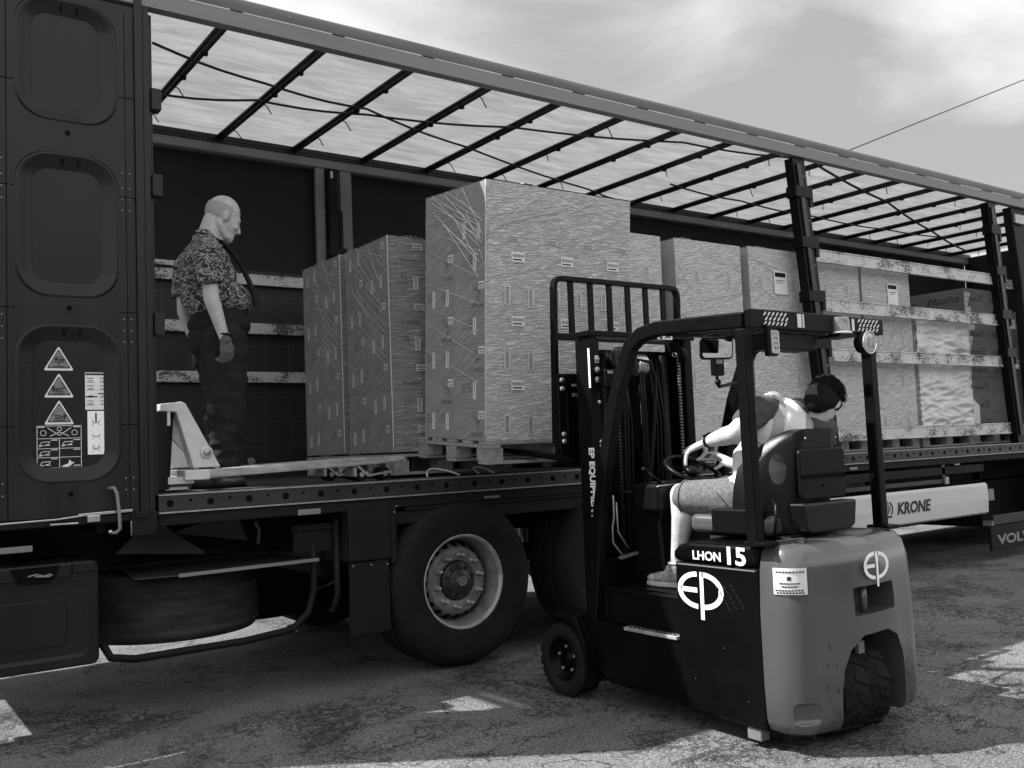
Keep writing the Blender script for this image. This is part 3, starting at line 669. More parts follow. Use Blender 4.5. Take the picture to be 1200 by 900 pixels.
# far side: dark lining, curtain, post and slats
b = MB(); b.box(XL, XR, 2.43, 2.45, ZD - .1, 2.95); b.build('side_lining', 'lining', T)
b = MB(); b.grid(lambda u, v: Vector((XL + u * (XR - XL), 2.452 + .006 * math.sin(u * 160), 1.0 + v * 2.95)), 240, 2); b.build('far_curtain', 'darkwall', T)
b = MB(); b.box(1.52, 1.60, 2.36, 2.40, 1.3, 3.893); b.box(1.75, 1.86, 2.36, 2.40, 1.3, 3.893); b.box(1.60, 1.75, 2.39, 2.41, 1.3, 3.893); fp = b.build('far_post', 'rail', T, .003)
b = MB(); b.box(1.615, 1.70, 2.30, 2.385, 1.3, 3.885); b.box(1.60, 1.76, 2.27, 2.36, 3.10, 3.18); b.box(1.71, 1.745, 2.31, 2.37, 3.0, 3.52); b.build('post_lock', 'black', fp, .004)
b = MB(); b.box(1.632, 1.652, 2.296, 2.30, 3.80, 3.86); b.build('lock_plate', 'label', fp)
for z in (2.865, 2.455, 2.05):
    b = MB(); b.box(XL, 1.50, 2.37, 2.395, z - .045, z + .045); b.build('far_slat', 'slat', T, .004)
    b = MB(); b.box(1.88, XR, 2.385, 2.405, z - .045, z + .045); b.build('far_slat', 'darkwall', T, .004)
b = MB(); b.box(-.6, .36, 2.355, 2.369, 2.93, 2.97); b.build('loose_slat_end', 'slat', T, .003)
b = MB(); b.cyl((.905, 2.40, 1.36), (.905, 2.425, 1.36), .03, n=14); b.build('lashing_eye', 'gal', T)
# open rear portal
b = MB(); b.box(XL - .06, XL, .0, .09, 1.0, 4.04); b.build('portal_post', 'door', T, .004)
b = MB(); b.box(XL - .06, XL, 2.36, 2.45, 1.0, 4.04); b.build('portal_post', 'door', T, .004)
b = MB(); b.box(XL - .06, XL, .091, 2.359, 3.985, 4.04); b.build('portal_header', 'door', T, .004)
b = MB(); b.box(XL - .05, XL + .02, .1, 2.35, .98, 1.13); b.build('rear_sill', 'chassis', T, .004)

# front wall of the load space
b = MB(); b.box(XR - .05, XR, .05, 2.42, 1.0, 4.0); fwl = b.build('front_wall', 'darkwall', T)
b = MB(); [b.box(XR - .075, XR - .051, .3 + i * .4, .36 + i * .4, 1.3, 3.9) for i in range(6)]; b.build('wall_rib', 'chassis', fwl)

# near posts, leaning a little as in the photo
def near_post(x0, x1, w, name='sliding_post', nlock=3):
    b = MB(); b.bar((x1, .055, 1.215), (x0, .055, 3.86), w, .09, (0, 1, 0))
    p = b.build(name, 'fkframe', T, .005)
    b = MB(); b.bar((x1 - w * .1, .004, 1.3), (x0 - w * .1, .004, 3.80), w * .32, .022, (0, 1, 0)); b.build('post_channel', 'bow', p)
    for z in (2.2, 2.62, 3.10, 3.55)[:nlock + 1]:
        t = (3.86 - z) / 2.64; x = x0 + (x1 - x0) * t
        b = MB(); b.box(x - w * .68, x + w * .62, -.012, .10, z - .05, z + .05); b.box(x + w * .5, x + w * .8, .0, .08, z - .12, z + .06)
        b.build('slat_pocket', 'fkframe', p, .004)
    b = MB()
    for z in (1.6, 2.0, 2.35, 2.9, 3.3, 3.7):
        t = (3.86 - z) / 2.64; x = x0 + (x1 - x0) * t; b.ball((x + w * .25, .008, z), (.008, .005, .008), 8)
    b.build('post_bolt', 'gal', p)
    return p
near_post(5.09, 5.36, .17)
near_post(8.42, 8.70, .15)
b = MB(); b.prism([(8.86, 3.86), (9.35, 3.86), (9.45, 1.3), (9.02, 1.3), (8.98, 3.0)], 'y', .02, .12); b.box(8.93, 9.1, .0, .02, 3.66, 3.74); cr = b.build('bunched_curtain', 'black', T, .02)
b = MB(); b.box(8.90, 9.12, -.004, .019, 3.68, 3.78); b.build('curtain_buckle', 'gal', cr)
for z0, z1, x0 in ((2.958, 3.075, 5.22), (2.505, 2.625, 5.28), (2.052, 2.168, 5.34), (1.318, 1.438, 4.6)):
    b = MB(); b.box(x0, 8.62 + (3 - z0) * .08, .075, .105, z0, z1); b.box(x0, 8.62 + (3 - z0) * .08, .068, .075, z0, z0 + .012); b.box(x0, 8.62 + (3 - z0) * .08, .068, .075, z1 - .012, z1)
    b.build('side_slat', 'slat', T, .003)
    b = MB(); b.box(8.80, 9.3, .125, .15, z0 - .01, z1 - .02); b.box(9.4, 12.2, .125, .15, z0 - .01, z1 - .02); b.build('side_slat', 'slat', T, .003)

# wheels ------------------------------------------------------------
def truck_wheel(parent):
    w = bpy.data.objects.new('wheel', None); COL.objects.link(w); w.parent = parent; w.empty_display_size = .1
    O = Vector((0, 0, 0)); ax = (0, -1, 0)
    b = MB(); rt_ = .54; rr_ = .296
    prof = [(rr_, .02), (rr_ + .015, .035), (rr_ + .05, .03), (rr_ + .09, .045), (.45, .048), (.50, .035), (.525, .012), (rt_, -.03)]
    for k in range(4):
        x = -.075 - k * .06; prof += [(rt_, x + .022), (rt_ - .012, x + .018), (rt_ - .012, x + .008), (rt_, x + .004)]
    prof += [(rt_, -.30), (.52, -.33), (.45, -.36), (rr_, -.33)]
    b.lathe(prof, O, ax, 72, close=True); b.build('tyre', 'tyre', w, org=O)
    b = MB(); b.lathe([(.290, .004), (.299, .022), (.303, .030), (.297, .034), (.288, .026), (.280, .008)], O, ax, 64, caps=False); b.build('rim_lip', 'rimlip', w, org=O)
    b = MB(); b.lathe([(.281, .008), (.272, -.02), (.262, -.06), (.258, -.12), (.255, -.16)], O, ax, 56, caps=False)
    b.lathe([(.254, -.15), (.245, -.125), (.225, -.075), (.208, -.058), (.200, -.055), (.135, -.055), (.128, -.062), (.126, -.1), (.05, -.1), (.001, -.1)], O, ax, 56, caps=False); rm = b.build('rim', 'rim', w, org=O)
    b = MB()
    for k in range(20):
        a = 2 * PI * k / 20; c, s_ = math.cos(a), math.sin(a)
        p0 = Vector((c * .222, .068, s_ * .222)); p1 = Vector((c * .247, .118, s_ * .247)); nrm = Vector((c * .85, -.5, s_ * .85))
        b.bar(p0 - nrm * .004, p1 - nrm * .004, .030, .012, nrm)
    b.build('vent_slot', 'hole', rm, org=O)
    for k in range(10):
        b = MB(); a = 2 * PI * (k + .3) / 10; c, s_ = math.cos(a) * .167, math.sin(a) * .167
        b.lathe([(.022, 0), (.022, .008), (.016, .010), (.016, .030), (.011, .034), (.011, .056), (.007, .062), (.001, .063)], (c, .055, s_), ax, 10); b.build('wheel_nut', 'gal', rm, org=O)
    b = MB(); b.lathe([(.124, -.06), (.120, -.045), (.085, -.035), (.075, -.012), (.045, -.004), (.04, .004), (.001, .006)], O, ax, 40)
    for k in range(10):
        a = 2 * PI * k / 10; b.box(-.008, .008, 0, .014, .05, .112, Matrix.Rotation(a, 4, 'Y') @ Matrix.Translation((0, .018, 0)))
    h = b.build('hub', 'perf', rm, .003, org=O)
    b = MB(); b.lathe([(.030, .0062), (.030, .010), (.024, .010), (.024, .0062)], O, ax, 24, close=True); b.box(-.003, .003, -.011, -.006, -.02, .02); b.box(.008, .013, -.011, -.006, -.015, .015); b.box(-.013, -.008, -.011, -.006, -.015, .015)
    b.build('hub_emblem', 'gal', h, org=O)
    return w
def copy_tree(o, parent=None):
    c = o.copy(); COL.objects.link(c); c.parent = parent
    for ch in list(o.children): copy_tree(ch, c)
    return c
w1 = truck_wheel(T); w1.location = (1.408, .045, .54)
w2 = copy_tree(w1, T); w2.location = (2.72, .045, .54)
w3 = copy_tree(w1, T); w3.location = (4.03, .045, .54)
for x in (1.408, 2.72, 4.03):
    w = copy_tree(w1, T); w.location = (x, 2.42, .54); w.rotation_euler = (0, 0, PI)
b = MB()
for x in (1.408, 2.72, 4.03): b.cyl((x, .38, .54), (x, 2.1, .54), .07, n=14); b.box(x - .12, x + .1, .7, .85, .5, .95); b.box(x - .12, x + .1, 1.7, 1.85, .5, .95)
b.build('axle', 'chassis', T)
# mudguard and flap ahead of the wheel
b = MB(); b.box(.60, .885, .005, .36, .74, 1.09); b.box(.885, .93, .01, .36, .70, 1.09); mg = b.build('mudguard', 'chassis', T, .012)
b = MB(); b.box(.60, .865, .012, .03, .31, .735); b.build('mud_flap', 'chassis', T, .004)
b = MB()
for (x, z) in ((.925, 1.055), (.908, 1.02), (.62, .72), (.74, .715), (.85, .71)): b.ball((x, .004, z), .006, 8)
b.build('guard_rivet', 'gal', mg)
b = MB(); b.tube([(.56, .1, 1.0), (.56, .1, .55), (.52, .1, .45)], .02, 8); b.box(.30, .56, .12, .16, .82, .98); b.box(.31, .55, .10, .12, .95, .965); b.build('flap_stay', 'chassis', T)
b = MB(); b.box(.28, .42, -.004, .012, 1.045, 1.078); b.build('marker_lamp', 'rail', T, .004)
b = MB(); b.box(1.58, 1.70, -.004, .008, 1.06, 1.075); b.build('marker_lamp', 'rail', T, .002)
# spare wheel on its rack
b = MB(); prof = [(.28, .40), (.40, .385), (.49, .40), (.51, .43)]
for k in range(5): z = .455 + k * .055; prof += [(.515, z - .012), (.515, z), (.504, z + .003), (.504, z + .012)]
prof += [(.51, .73), (.48, .76), (.28, .755)]
b.lathe([(r_, h_) for r_, h_ in prof], (-.27, .66, 0), (0, 0, 1), 72, close=True); spw = b.build('spare_tyre', 'dusty', T)
b = MB(); b.lathe([(.279, .41), (.27, .5), (.26, .6), (.10, .6), (.09, .61), (.001, .61)], (-.27, .66, 0), (0, 0, 1), 40); b.build('spare_rim', 'rim', spw)
b = MB(); b.prism([(-.62, .02), (-.40, -.03), (.40, .02), (.36, .55), (-.55, .6)], 'z', .778, .784); b.build('spare_cover', 'perf', T)
b = MB(); b.prism([(-.41, -.034), (.41, .016), (.41, .03), (-.41, -.02)], 'z', .772, .790); b.build('cover_edge', 'rail', T)
b = MB(); b.tube([(.42, .35, .95), (.42, .12, .86), (.42, .12, .60), (.38, .12, .47), (.28, .12, .385), (.0, .12, .36), (-.6, .12, .355), (-.72, .12, .38), (-.76, .14, .46)], .021, 10)
b.build('spare_rack', 'chassis', T); b = MB(); b.tube([(.42, 1.15, .95), (.42, 1.2, .60), (.28, 1.2, .385), (-.6, 1.2, .355), (-.76, 1.2, .46)], .021, 10); b.build('spare_rack', 'chassis', T)
# made-up grey plates standing in for shaded background behind the spare wheel
b = MB()
b.prism([(-.60, .878)] + [(-.38 + .28 * t, 1.085 - .24 * t ** .75) for t in [k / 8 for k in range(9)]] + [(-.10, .832)], 'y', .50, .52)
b.prism([(-.27, .965)] + [(-.27 + .37 * t, .965 + .085 * t ** .7) for t in [k / 6 for k in range(1, 7)]] + [(.17, .885)], 'y', .515, .53)
b.build('backdrop_plate', 'backdrop_grey', T)
b = MB(); b.tube([(.20, .48, 1.0), (.23, .48, .95), (.22, .48, .86)], .012, 8); b.build('air_line', 'rail', T)
# tool box
b = MB(); b.prism(rrect(-1.66, -.80, .385, .905, .035, 4), 'y', .0, .5); tb = b.build('tool_box', 'recess', T, .012, 3)
b = MB()
fr = [(rrect(-1.61, -.865, .45, .79, .04, 4), -.001), (rrect(-1.60, -.875, .46, .78, .035, 4), .008), (rrect(-1.58, -.935, .51, .74, .03, 4), .009)]
vs = []; fs = []
for k_, (pts, y) in enumerate([(rrect(-1.63, -.85, .43, .81, .05, 4), -.006)] + fr[:1]): vs += [(p[0], y, p[1]) for p in pts]
n_ = len(fr[0][0])
for i in range(n_): j = (i + 1) % n_; fs.append((i, j, n_ + j, n_ + i))
b.add(vs, fs, True)
b.prism(rrect(-1.57, -.95, .50, .73, .03, 4), 'y', -.007, 0); b.box(-1.64, -.935, -.018, 0, .835, .895); b.box(-.925, -.815, -.018, 0, .85, .897)
b.build('box_lid', 'recess', tb, .006, 2)
b = MB(); b.prism([(-1.21, .895), (-1.17, .825), (-1.14, .815), (-1.04, .815), (-1.01, .83), (-.985, .895)], 'y', -.0225, -.0185); b.build('latch_recess', 'hole', tb)
b = MB(); b.tube([(-1.13, -.03, .855), (-1.09, -.03, .862), (-1.06, -.03, .85), (-1.03, -.03, .858), (-1.02, -.03, .852), (-1.04, -.03, .846), (-1.10, -.03, .852)], .004, 6); b.build('latch_spring', 'rail', tb)
b = MB(); b.box(-1.6, -1.10, .02, .05, .97, 1.0); b.build('step_bar', 'rail', T, .003)
# side guard boards with lettering
b = MB(); b.prism([(-.0, .52), (.03, .50), (.05, .53), (.05, .80), (.02, .825), (-.004, .80), (-.008, .66)], 'x', 4.7, 7.88)
sg = b.build('side_guard_board', 'white', T, .004)
b = text_mb('KRONE', .15, ((6.22, -.0105, .617), (1, 0, 0), (0, 0, 1)), .0012, .18, .03, 1.1); b.build('lettering', 'print', sg)
b = MB(); cx, cz = 6.08, .675
for a0, a1 in ((110, 235), (-55, 70)):
    ring2(b, cx + (-.008 if a0 > 90 else .008), cz, .062, -.0115, .014, 10, a0, a1)
ring2(b, cx + .002, cz + .004, .032, -.0115, .012, 8, 130, 230); ring2(b, cx - .002, cz + .004, .032, -.0115, .012, 8, -50, 50)
b.box(cx - .004, cx + .004, -.012, -.010, cz - .045, cz + .07); b.box(cx - .055, cx + .055, -.012, -.010, cz - .08, cz - .064)
b.build('crown_emblem', 'print', sg)
b = MB(); b.box(4.7, 7.2, .015, .07, .86, .90); b.box(7.1, 7.16, .03, .07, .9, 1.05); b.build('guard_rail', 'perf', T, .004)
b = MB(); b.box(7.10, 7.16, -.002, .014, .85, .92); b.box(7.3, 7.38, .0, .02, 1.03, 1.042); b.build('guard_clip', 'gal', T)
b = MB(); b.box(5.75, 6.05, .2, .22, .86, 1.0); b.build('plate', 'perf', T)
b = MB(); b.box(5.55, 5.66, -.002, .01, 1.06, 1.085); b.build('marker_lamp', 'rail', T, .002)

# ================================================================== the tractor at the far end
K = thing('tractor_truck', 'dark tractor truck coupled to the far end, showing its lettered rear mudflap', 'truck', (9.5, 1.2, 0))
b = MB()
for y in (.75, 1.6): b.box(8.2, 16.0, y, y + .1, .72, .95)
b.box(8.9, 12.6, .62, 2.3, .25, 1.05); b.build('chassis_frame', 'chassis', K)
b = MB(); b.box(13.2, 15.6, 0.0, 2.4, 1.0, 3.9); b.box(13.4, 15.7, .05, 2.35, .5, 1.0); b.build('cab', 'door', K, .08)
b = MB(); b.box(13.9, 14.9, -.012, -.001, 2.1, 2.9); b.build('side_window', 'glassdark', K)
for x in (10.1, 14.4):
    w = copy_tree(w1, K); w.location = Vector((x, .05, .54)) - K.location
b = MB(); b.box(8.0, 9.3, .02, .05, .37, .47); b.build('mudguard_plate', 'perf', K, .004)
b = MB(); b.box(7.95, 9.3, .03, .06, .10, .355); mf = b.build('mudflap', 'black', K, .006)
b = text_mb('VOLVO', .135, ((8.08, .0285, .165), (1, 0, 0), (0, 0, 1)), .0012, 0, .03, 2.0); b.build('lettering', 'gal', mf)
b = MB(); b.box(7.93, 7.96, .0, .1, .37, .42); b.box(8.08, 8.2, .1, .13, .62, .74); b.build('lamp_bracket', 'rail', K)

# overhead wire
ORG = Vector((0, 0, 0))
b = MB(); pw = [(10.0, 8, 5.1), (17.96, 8, 8.188), (26.7, 8, 11.615), (60, 8, 25)]
wire = b.tube([(12 + i * 4, 8, 8.188 + (12 + i * 4 - 17.96) * .392 - .012 * math.sin(PI * i / 12)) for i in range(13)], .016, 6).build('overhead_wire', 'bow')
tag(wire, 'thin overhead wire crossing the cloudy sky above the trailer roof', 'cable')

# ================================================================== pallets and wrapped loads
def pallet_mesh_parts(w, d, h=.137):
    """w along x, d along y; blocks and boards"""
    parts = []
    bt = .019
    b = MB(); ny = 5
    for i in range(ny):       # deck boards run along x
        yw = .10; y = i * (d - yw) / (ny - 1); b.box(0, w, y, y + yw, h - bt, h)
    parts.append(('deck_boards', b, 'wood'))
    for i in range(3):
        x = i * (w - .10) / 2; b = MB(); b.box(x, x + .10, 0, d, h - 2 * bt - .002, h - bt - .001)
        parts.append(('stringer_board', b, 'wood'))
    for i in range(3):
        for j in range(3):
            x = i * (w - .12) / 2; y = j * (d - .12) / 2
            b = MB(); b.box(x + .002, x + .118, y + .002, y + .118, bt + .001, h - 2 * bt - .003); parts.append(('block', b, 'woodend'))
    for j in range(3):
        y = j * (d - .10) / 2; b = MB(); b.box(0, w, y, y + .10, 0, bt)
        parts.append(('base_board', b, 'wood'))
    return parts
def pallet(label, w, d, loc, rot=(0, 0, 0), group='wooden pallets under the loads'):
    t = thing('wooden_pallet', label, 'pallet', loc, rot, group, local=True)
    rr = random.Random(int(loc[0] * 100)); obs = []
    for n, b, mt in pallet_mesh_parts(w, d):
        o = b.build(n, mt, t, .002, 1); obs.append(o)
    return t

cache = {}
def carton_mesh(cx, cy, cz, mt):
    k = (round(cx, 3), round(cy, 3), round(cz, 3), mt)
    if k not in cache:
        b = MB(); b.box(.0001, cx - .0001, .0001, cy - .0001, .0004, cz - .0004); me = b.mesh('carton', mt, Vector())
        bm = bmesh.new(); bm.from_mesh(me); bmesh.ops.bevel(bm, geom=list(bm.edges), offset=.0012, segments=1, affect='EDGES'); bm.to_mesh(me); bm.free()
        cache[k] = me
    return cache[k]
TXT = {}
def text_local(txt, size, face, x, z, off, mb, sx=1.0, shear=0.0, bold=.01):
    k = (txt, size, shear)
    if k not in TXT: TXT[k] = text_mb(txt, size, ((0, 0, 0), (1, 0, 0), (0, 0, 1)), .0003, shear, bold)
    t = TXT[k]
    if face == 'y': vs = [Vector((x + v.x * sx, -off + v.y, z + v.z)) for v in t.v]
    else: vs = [Vector((-off + v.y, x - v.x * sx, z + v.z)) for v in t.v]
    mb.add(vs, t.f)
def pf(face, a, z, off):      # point on a face
    return (a, -off, z) if face == 'y' else (-off, a, z)
def plate(mb, face, a0, a1, z0, z1, off, th=.0006):
    if face == 'y': mb.box(a0, a1, -off - th, -off, z0, z1)
    else: mb.box(-off - th, -off, a0, a1, z0, z1)
def flourish(mb, face, a, z, s, off, rr):
    """a little printed scroll ornament, broken up like worn ink"""
    sgn = 1 if face == 'y' else -1
    for k in range(9):
        t = k / 8; r = s * (.16 + .1 * math.sin(t * 9)); cx = a + sgn * s * (.35 * math.sin(t * 5.2)); cz = z + s * (t - .5) * 1.1
        for q in range(4):
            ang = rr.random() * 6.28; p0 = (cx + r * math.cos(ang), cz + r * math.sin(ang)); p1 = (p0[0] + s * .14 * math.cos(ang + 1.6), p0[1] + s * .14 * math.sin(ang + 1.6))
            A, B = Vector(pf(face, p0[0], p0[1], off)), Vector(pf(face, p1[0], p1[1], off)); mb.bar(A, B, .006 * s / .1, .0006, (0, 1, 0) if face == 'y' else (1, 0, 0))
def symbols(mb, face, a, z, off, rows=3):
    sgn = 1 if face == 'y' else -1
    for r in range(rows):
        for c in range(2):
            x = a + sgn * c * .028; zz = z - r * .022
            plate(mb, face, x - .008, x + .008, zz, zz + .006, off); plate(mb, face, x - .004, x + .004, zz + .007, zz + .013, off)
LABV = MB(); LABH = MB()
def label_mesh(w, h, face, mt):
    k = ('lab', w, h, face, mt)
    if k not in cache:
        b = MB(); plate(b, face, -w / 2, w / 2, -h / 2, h / 2, 0, .0012)
        me = b.mesh('label', mt, Vector()); cache[k] = me
        b = MB()
        if h > w: [plate(b, face, -w * .3, w * .22, -h * .4 + i * h * .1, -h * .4 + i * h * .1 + h * .045, .0013, .0004) for i in range(9)]
        else: [plate(b, face, -w * .42 + i * w * .1, -w * .42 + i * w * .1 + w * .05, -h * .05, h * .3, .0013, .0004) for i in range(9)]; plate(b, face, -w * .4, w * .3, -h * .35, -h * .2, .0013, .0004)
        cache[k + ('p',)] = b.mesh('label_print', 'print', Vector())
    return cache[k], cache[k + ('p',)]
def add_label(t, face, a, z, w, h, off=None, mt='label'):
    if off is None: off = .0078 if face == 'y' else .0010
    me, mp_ = label_mesh(w, h, face, mt); l = child(me, 'label', t, pf(face, a, z, off)); child(mp_, 'label_print', l)

def load(label, loc, dims, cells, rot=(0, 0, 0), style='plain', cmat='carton', fmat='film', seed=1, w_label=True, group='film-wrapped pallet loads of cartons', name='wrapped_load', top_film=True):
    """a stack of cartons under stretch film; origin at its front left bottom corner"""
    Wd, Dp, Ht = dims; nx, ny, nz = cells; cx, cy, cz = Wd / nx, Dp / ny, Ht / nz
    t = thing(name, label, 'pallet load', loc, rot, group, local=True); rr = random.Random(seed)
    me = carton_mesh(cx, cy, cz, cmat)
    for k in range(nz):
        for j in range(ny):
            for i in range(nx):
                if i > 0 and j > 0 and k < nz - 1: continue       # cartons buried inside the stack show nowhere
                c = child(me, 'carton', t, (i * cx, j * cy, k * cz))
    pr = MB(); fx, fy = [], []
    for k in range(nz):
        z = k * cz
        if style == 'lettered' and k >= 6:
            if k == 6: add_label(t, 'x', .08, z + cz * .5, .030, .105); add_label(t, 'x', .24, z + cz * .6, .030, .105); [add_label(t, 'y', .20 + i * .30, z + cz * .3, .09, .03, mt='dimlabel') for i in range(4)]
        elif style == 'lettered':
            a = Dp - .03 if False else 0
            # left face (runs along y): two cartons
            odd = k % 2
            ya = .10 if odd == 0 else Dp * .5 + .10
            text_local('TANSIER', .040, 'x', ya + .065, z + cz * .12, .0009, pr, .9)
            flourish(pr, 'x', ya + .0, z + cz * .62, .075, .0009, rr)
            add_label(t, 'x', ya - .055, z + cz * .80, .06, .045)
            yb = [Dp * .62, Dp * .86] if odd == 0 else [.12]
            for q in yb:
                symbols(pr, 'x', q + .07, z + cz * .72, .0009); add_label(t, 'x', q, z + cz * .55, .030, .105)
            if odd: symbols(pr, 'x', Dp * .36, z + cz * .7, .0009)
            # front face
            for i in range(nx):
                x = i * cx + cx * .55
                if k % 2 == 0: add_label(t, 'y', x - .06, z + cz * .5, .046, .115, mt='dimlabel'); add_label(t, 'y', x + .12, z + cz * .45, .046, .115, mt='dimlabel')
                else:
                    add_label(t, 'y', x + .02, z + cz * .72, .10, .06); text_local('TANSIER', .034, 'y', x - .12, z + cz * .12, .0009, pr); flourish(pr, 'y', x - .06, z + cz * .55, .07, .0009, rr)
        elif style == 'mixed':
            for j in range(ny):
                if (k + j) % 2: add_label(t, 'x', (j + .35) * cy, z + cz * .6, .028, .09, mt='dimlabel'); add_label(t, 'x', (j + .75) * cy, z + cz * .5, .028, .09, mt='dimlabel')
                else: add_label(t, 'x', (j + .25) * cy, z + cz * .75, .045, .045, mt='dimlabel'); symbols(pr, 'x', (j + .6) * cy, z + cz * .7, .0009)
            for i in range(nx):
                if (k + i) % 2: add_label(t, 'y', (i + .5) * cx, z + cz * .5, .04, .09, mt='dimlabel'); symbols(pr, 'y', (i + .25) * cx, z + cz * .7, .0009)
                else: add_label(t, 'y', (i + .55) * cx, z + cz * .72, .08, .045, mt='dimlabel'); text_local('TANSIER', .038, 'y', (i + .2) * cx, z + cz * .15, .0009, pr)
        elif style == 'plain' and k % 2 == 0:
            for i in range(nx):
                if rr.random() < .75: add_label(t, 'y', (i + rr.uniform(.35, .65)) * cx, z + cz * rr.uniform(.35, .6), .035, .10, mt='dimlabel')
                symbols(pr, 'y', (i + .5) * cx, z + cz * .85, .0009, 2)
        elif style == 'script':
            for i in range(nx):
                if k >= nz - 5 or i == 0: text_local('Matilha', .075, 'y', (i + .12) * cx, z + cz * .3, .0009, pr, 1.0, .35, .0)
                for q in range(3): plate(pr, 'y', (i + .62) * cx, (i + .80) * cx, z + cz * (.3 + .15 * q), z + cz * (.36 + .15 * q), .0009)
            for j in range(ny):
                text_local('Matilha', .115, 'x', (j + .85) * cy, z + cz * .25, .0009, pr, 1.15, .35, .0)
    if pr.v: pr.build('carton_print', 'ink' if style == 'lettered' else 'print', t)
    if fmat and style == 'plain':
        b = MB()
        for k in range(16):                                   # tension creases running off the corners
            x0 = rr.choice((0, Wd)); dx = (1 if x0 == 0 else -1) * rr.uniform(.15, .6) * Wd; z0 = rr.uniform(.1, .98) * Ht; z1 = max(.02, min(Ht, z0 + rr.uniform(-.28, .12)))
            b.tube([(x0, -.0078, z0), (x0 + dx * .5, -.0092, (z0 + z1) / 2 + .01), (x0 + dx, -.0078, z1)], rr.uniform(.0008, .0018), 4)
        b.build('film_crease', 'dimlabel', t)
    if fmat:
        off = .003
        b = MB(); sd_ = seed * 7.3
        def bul(p): return .0022 * mnoise.noise(Vector((p[0] * 5 + sd_, p[1] * 5, p[2] * 9)))
        def dent(z): return 0
        b.grid(lambda u, v: Vector((-off + u * (Wd + 2 * off), -off - .002 - bul((u * Wd, 0, v * Ht)), v * (Ht + off))), 24, 40)
        bs = MB(); bs.grid(lambda u, v: Vector((-off - .002 - bul((3, u * Dp, v * Ht)), -off + u * (Dp + 2 * off), v * (Ht + off))), 20, 40)
        b.grid(lambda u, v: Vector((Wd + off, -off + u * (Dp + 2 * off), v * (Ht + off))), 2, 4)
        b.grid(lambda u, v: Vector((-off + u * (Wd + 2 * off), Dp + off, v * (Ht + off))), 2, 4)
        if top_film: b.grid(lambda u, v: Vector((-off + u * (Wd + 2 * off), -off + v * (Dp + 2 * off), Ht + off + .004 * bul((u, v, 0)) * 100)), 16, 12)
        f = b.build('stretch_film', fmat, t)
        f2 = bs.build('side_film', 'filmside', t)
        b = MB(); cxx, cyy = rr.uniform(.02, .3) * Wd, .06
        b.grid(lambda u, v: Vector((cxx + u * .16, -.004 + v * .12, Ht + .008 + .028 * abs(mnoise.noise(Vector((u * 4 + sd_, v * 4, 2)))) * math.sin(PI * u) )), 12, 8)
        b.build('film_tail', 'bag', t)
        # gathered pleats and a rolled film edge along the front corner
        b = MB()
        pts = [(-.010 + .002 * mnoise.noise(Vector((0, 0, k * 1.7 + sd_))), -.011, k * Ht / 30) for k in range(31)]; b.tube(pts, .0035, 5)
        b.build('film_edge', 'dimlabel', f)
    return t
def film_folds(t, pts_list, r=.0022):
    b = MB()
    for pts in pts_list: b.tube(pts, r, 5)
    b.build('film_fold', 'dimlabel', t)

tilt = (R(4.0), 0, 0)
PA = Vector((1.27, -.50, 1.289))
pallet('wooden pallet lifted on the forklift tines under the tallest wrapped load', 1.20, .82, PA, tilt, group='wooden pallets under the loads')
RA = Euler(tilt).to_matrix()
A = load('tallest film-wrapped carton load, tipped back on the forklift over the trailer edge', PA + RA @ Vector((.012, .035, .139)), (1.165, .70, 1.575), (3, 2, 8), tilt, 'lettered', cmat='cartonmid', fmat='filmheavy', seed=3)
b = MB(); rr = random.Random(5)
for k in range(16):
    z0 = 1.55 - rr.random() * .25; y0 = .02 + rr.random() * .2; y1 = y0 + .15 + rr.random() * .35; b.tube([(-.0145, y0 * .3, z0 - .12 - rr.random() * .2), (-.016, min(.68, y1), min(1.57, z0 + rr.random() * .1))], .0013 + rr.random() * .0012, 4)
for k in range(7):
    z0 = .35 + k * .16; b.tube([(-.0145, .05, z0), (-.0155, .65, z0 + .17 + rr.random() * .06)], .0011, 4)
for k in range(9):
    x0 = rr.random() * .5; b.tube([(x0, -.0145, 1.45 - rr.random() * .2), (x0 + .3 + rr.random() * .35, -.0155, 1.45 + rr.random() * .08)], .0011 + rr.random() * .0008, 4)
b.build('film_fold', 'label', A)
pallet('wooden pallet at the trailer edge under the wrapped load left of the tallest one', .80, .64, (1.075, .30, 1.235))
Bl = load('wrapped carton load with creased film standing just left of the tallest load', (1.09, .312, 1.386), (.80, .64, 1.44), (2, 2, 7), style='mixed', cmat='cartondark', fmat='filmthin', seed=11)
pallet('wooden pallet under the leftmost wrapped load by the far wall', .80, .66, (1.065, 1.0, 1.235))
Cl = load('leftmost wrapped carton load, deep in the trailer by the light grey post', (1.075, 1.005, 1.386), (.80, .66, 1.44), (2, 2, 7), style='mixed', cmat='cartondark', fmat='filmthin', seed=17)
for L_, sd_ in ((Bl, 4), (Cl, 8)):
    b = MB(); rr = random.Random(sd_)
    for k in range(13):
        z0 = 1.42 - rr.random() * .35; y0 = .02 + rr.random() * .35; b.tube([(-.0145, y0, z0 - .25 * rr.random()), (-.016, min(.62, y0 + .12 + rr.random() * .2), min(1.44, z0 + .05))], .0012, 4)
    for k in range(8):
        z0 = .55 + k * .055 + rr.random() * .03; b.tube([(-.0142, .03, z0), (-.015, .45, z0 + .3)], .0009, 4)
    b.build('film_fold', 'dimlabel', L_)
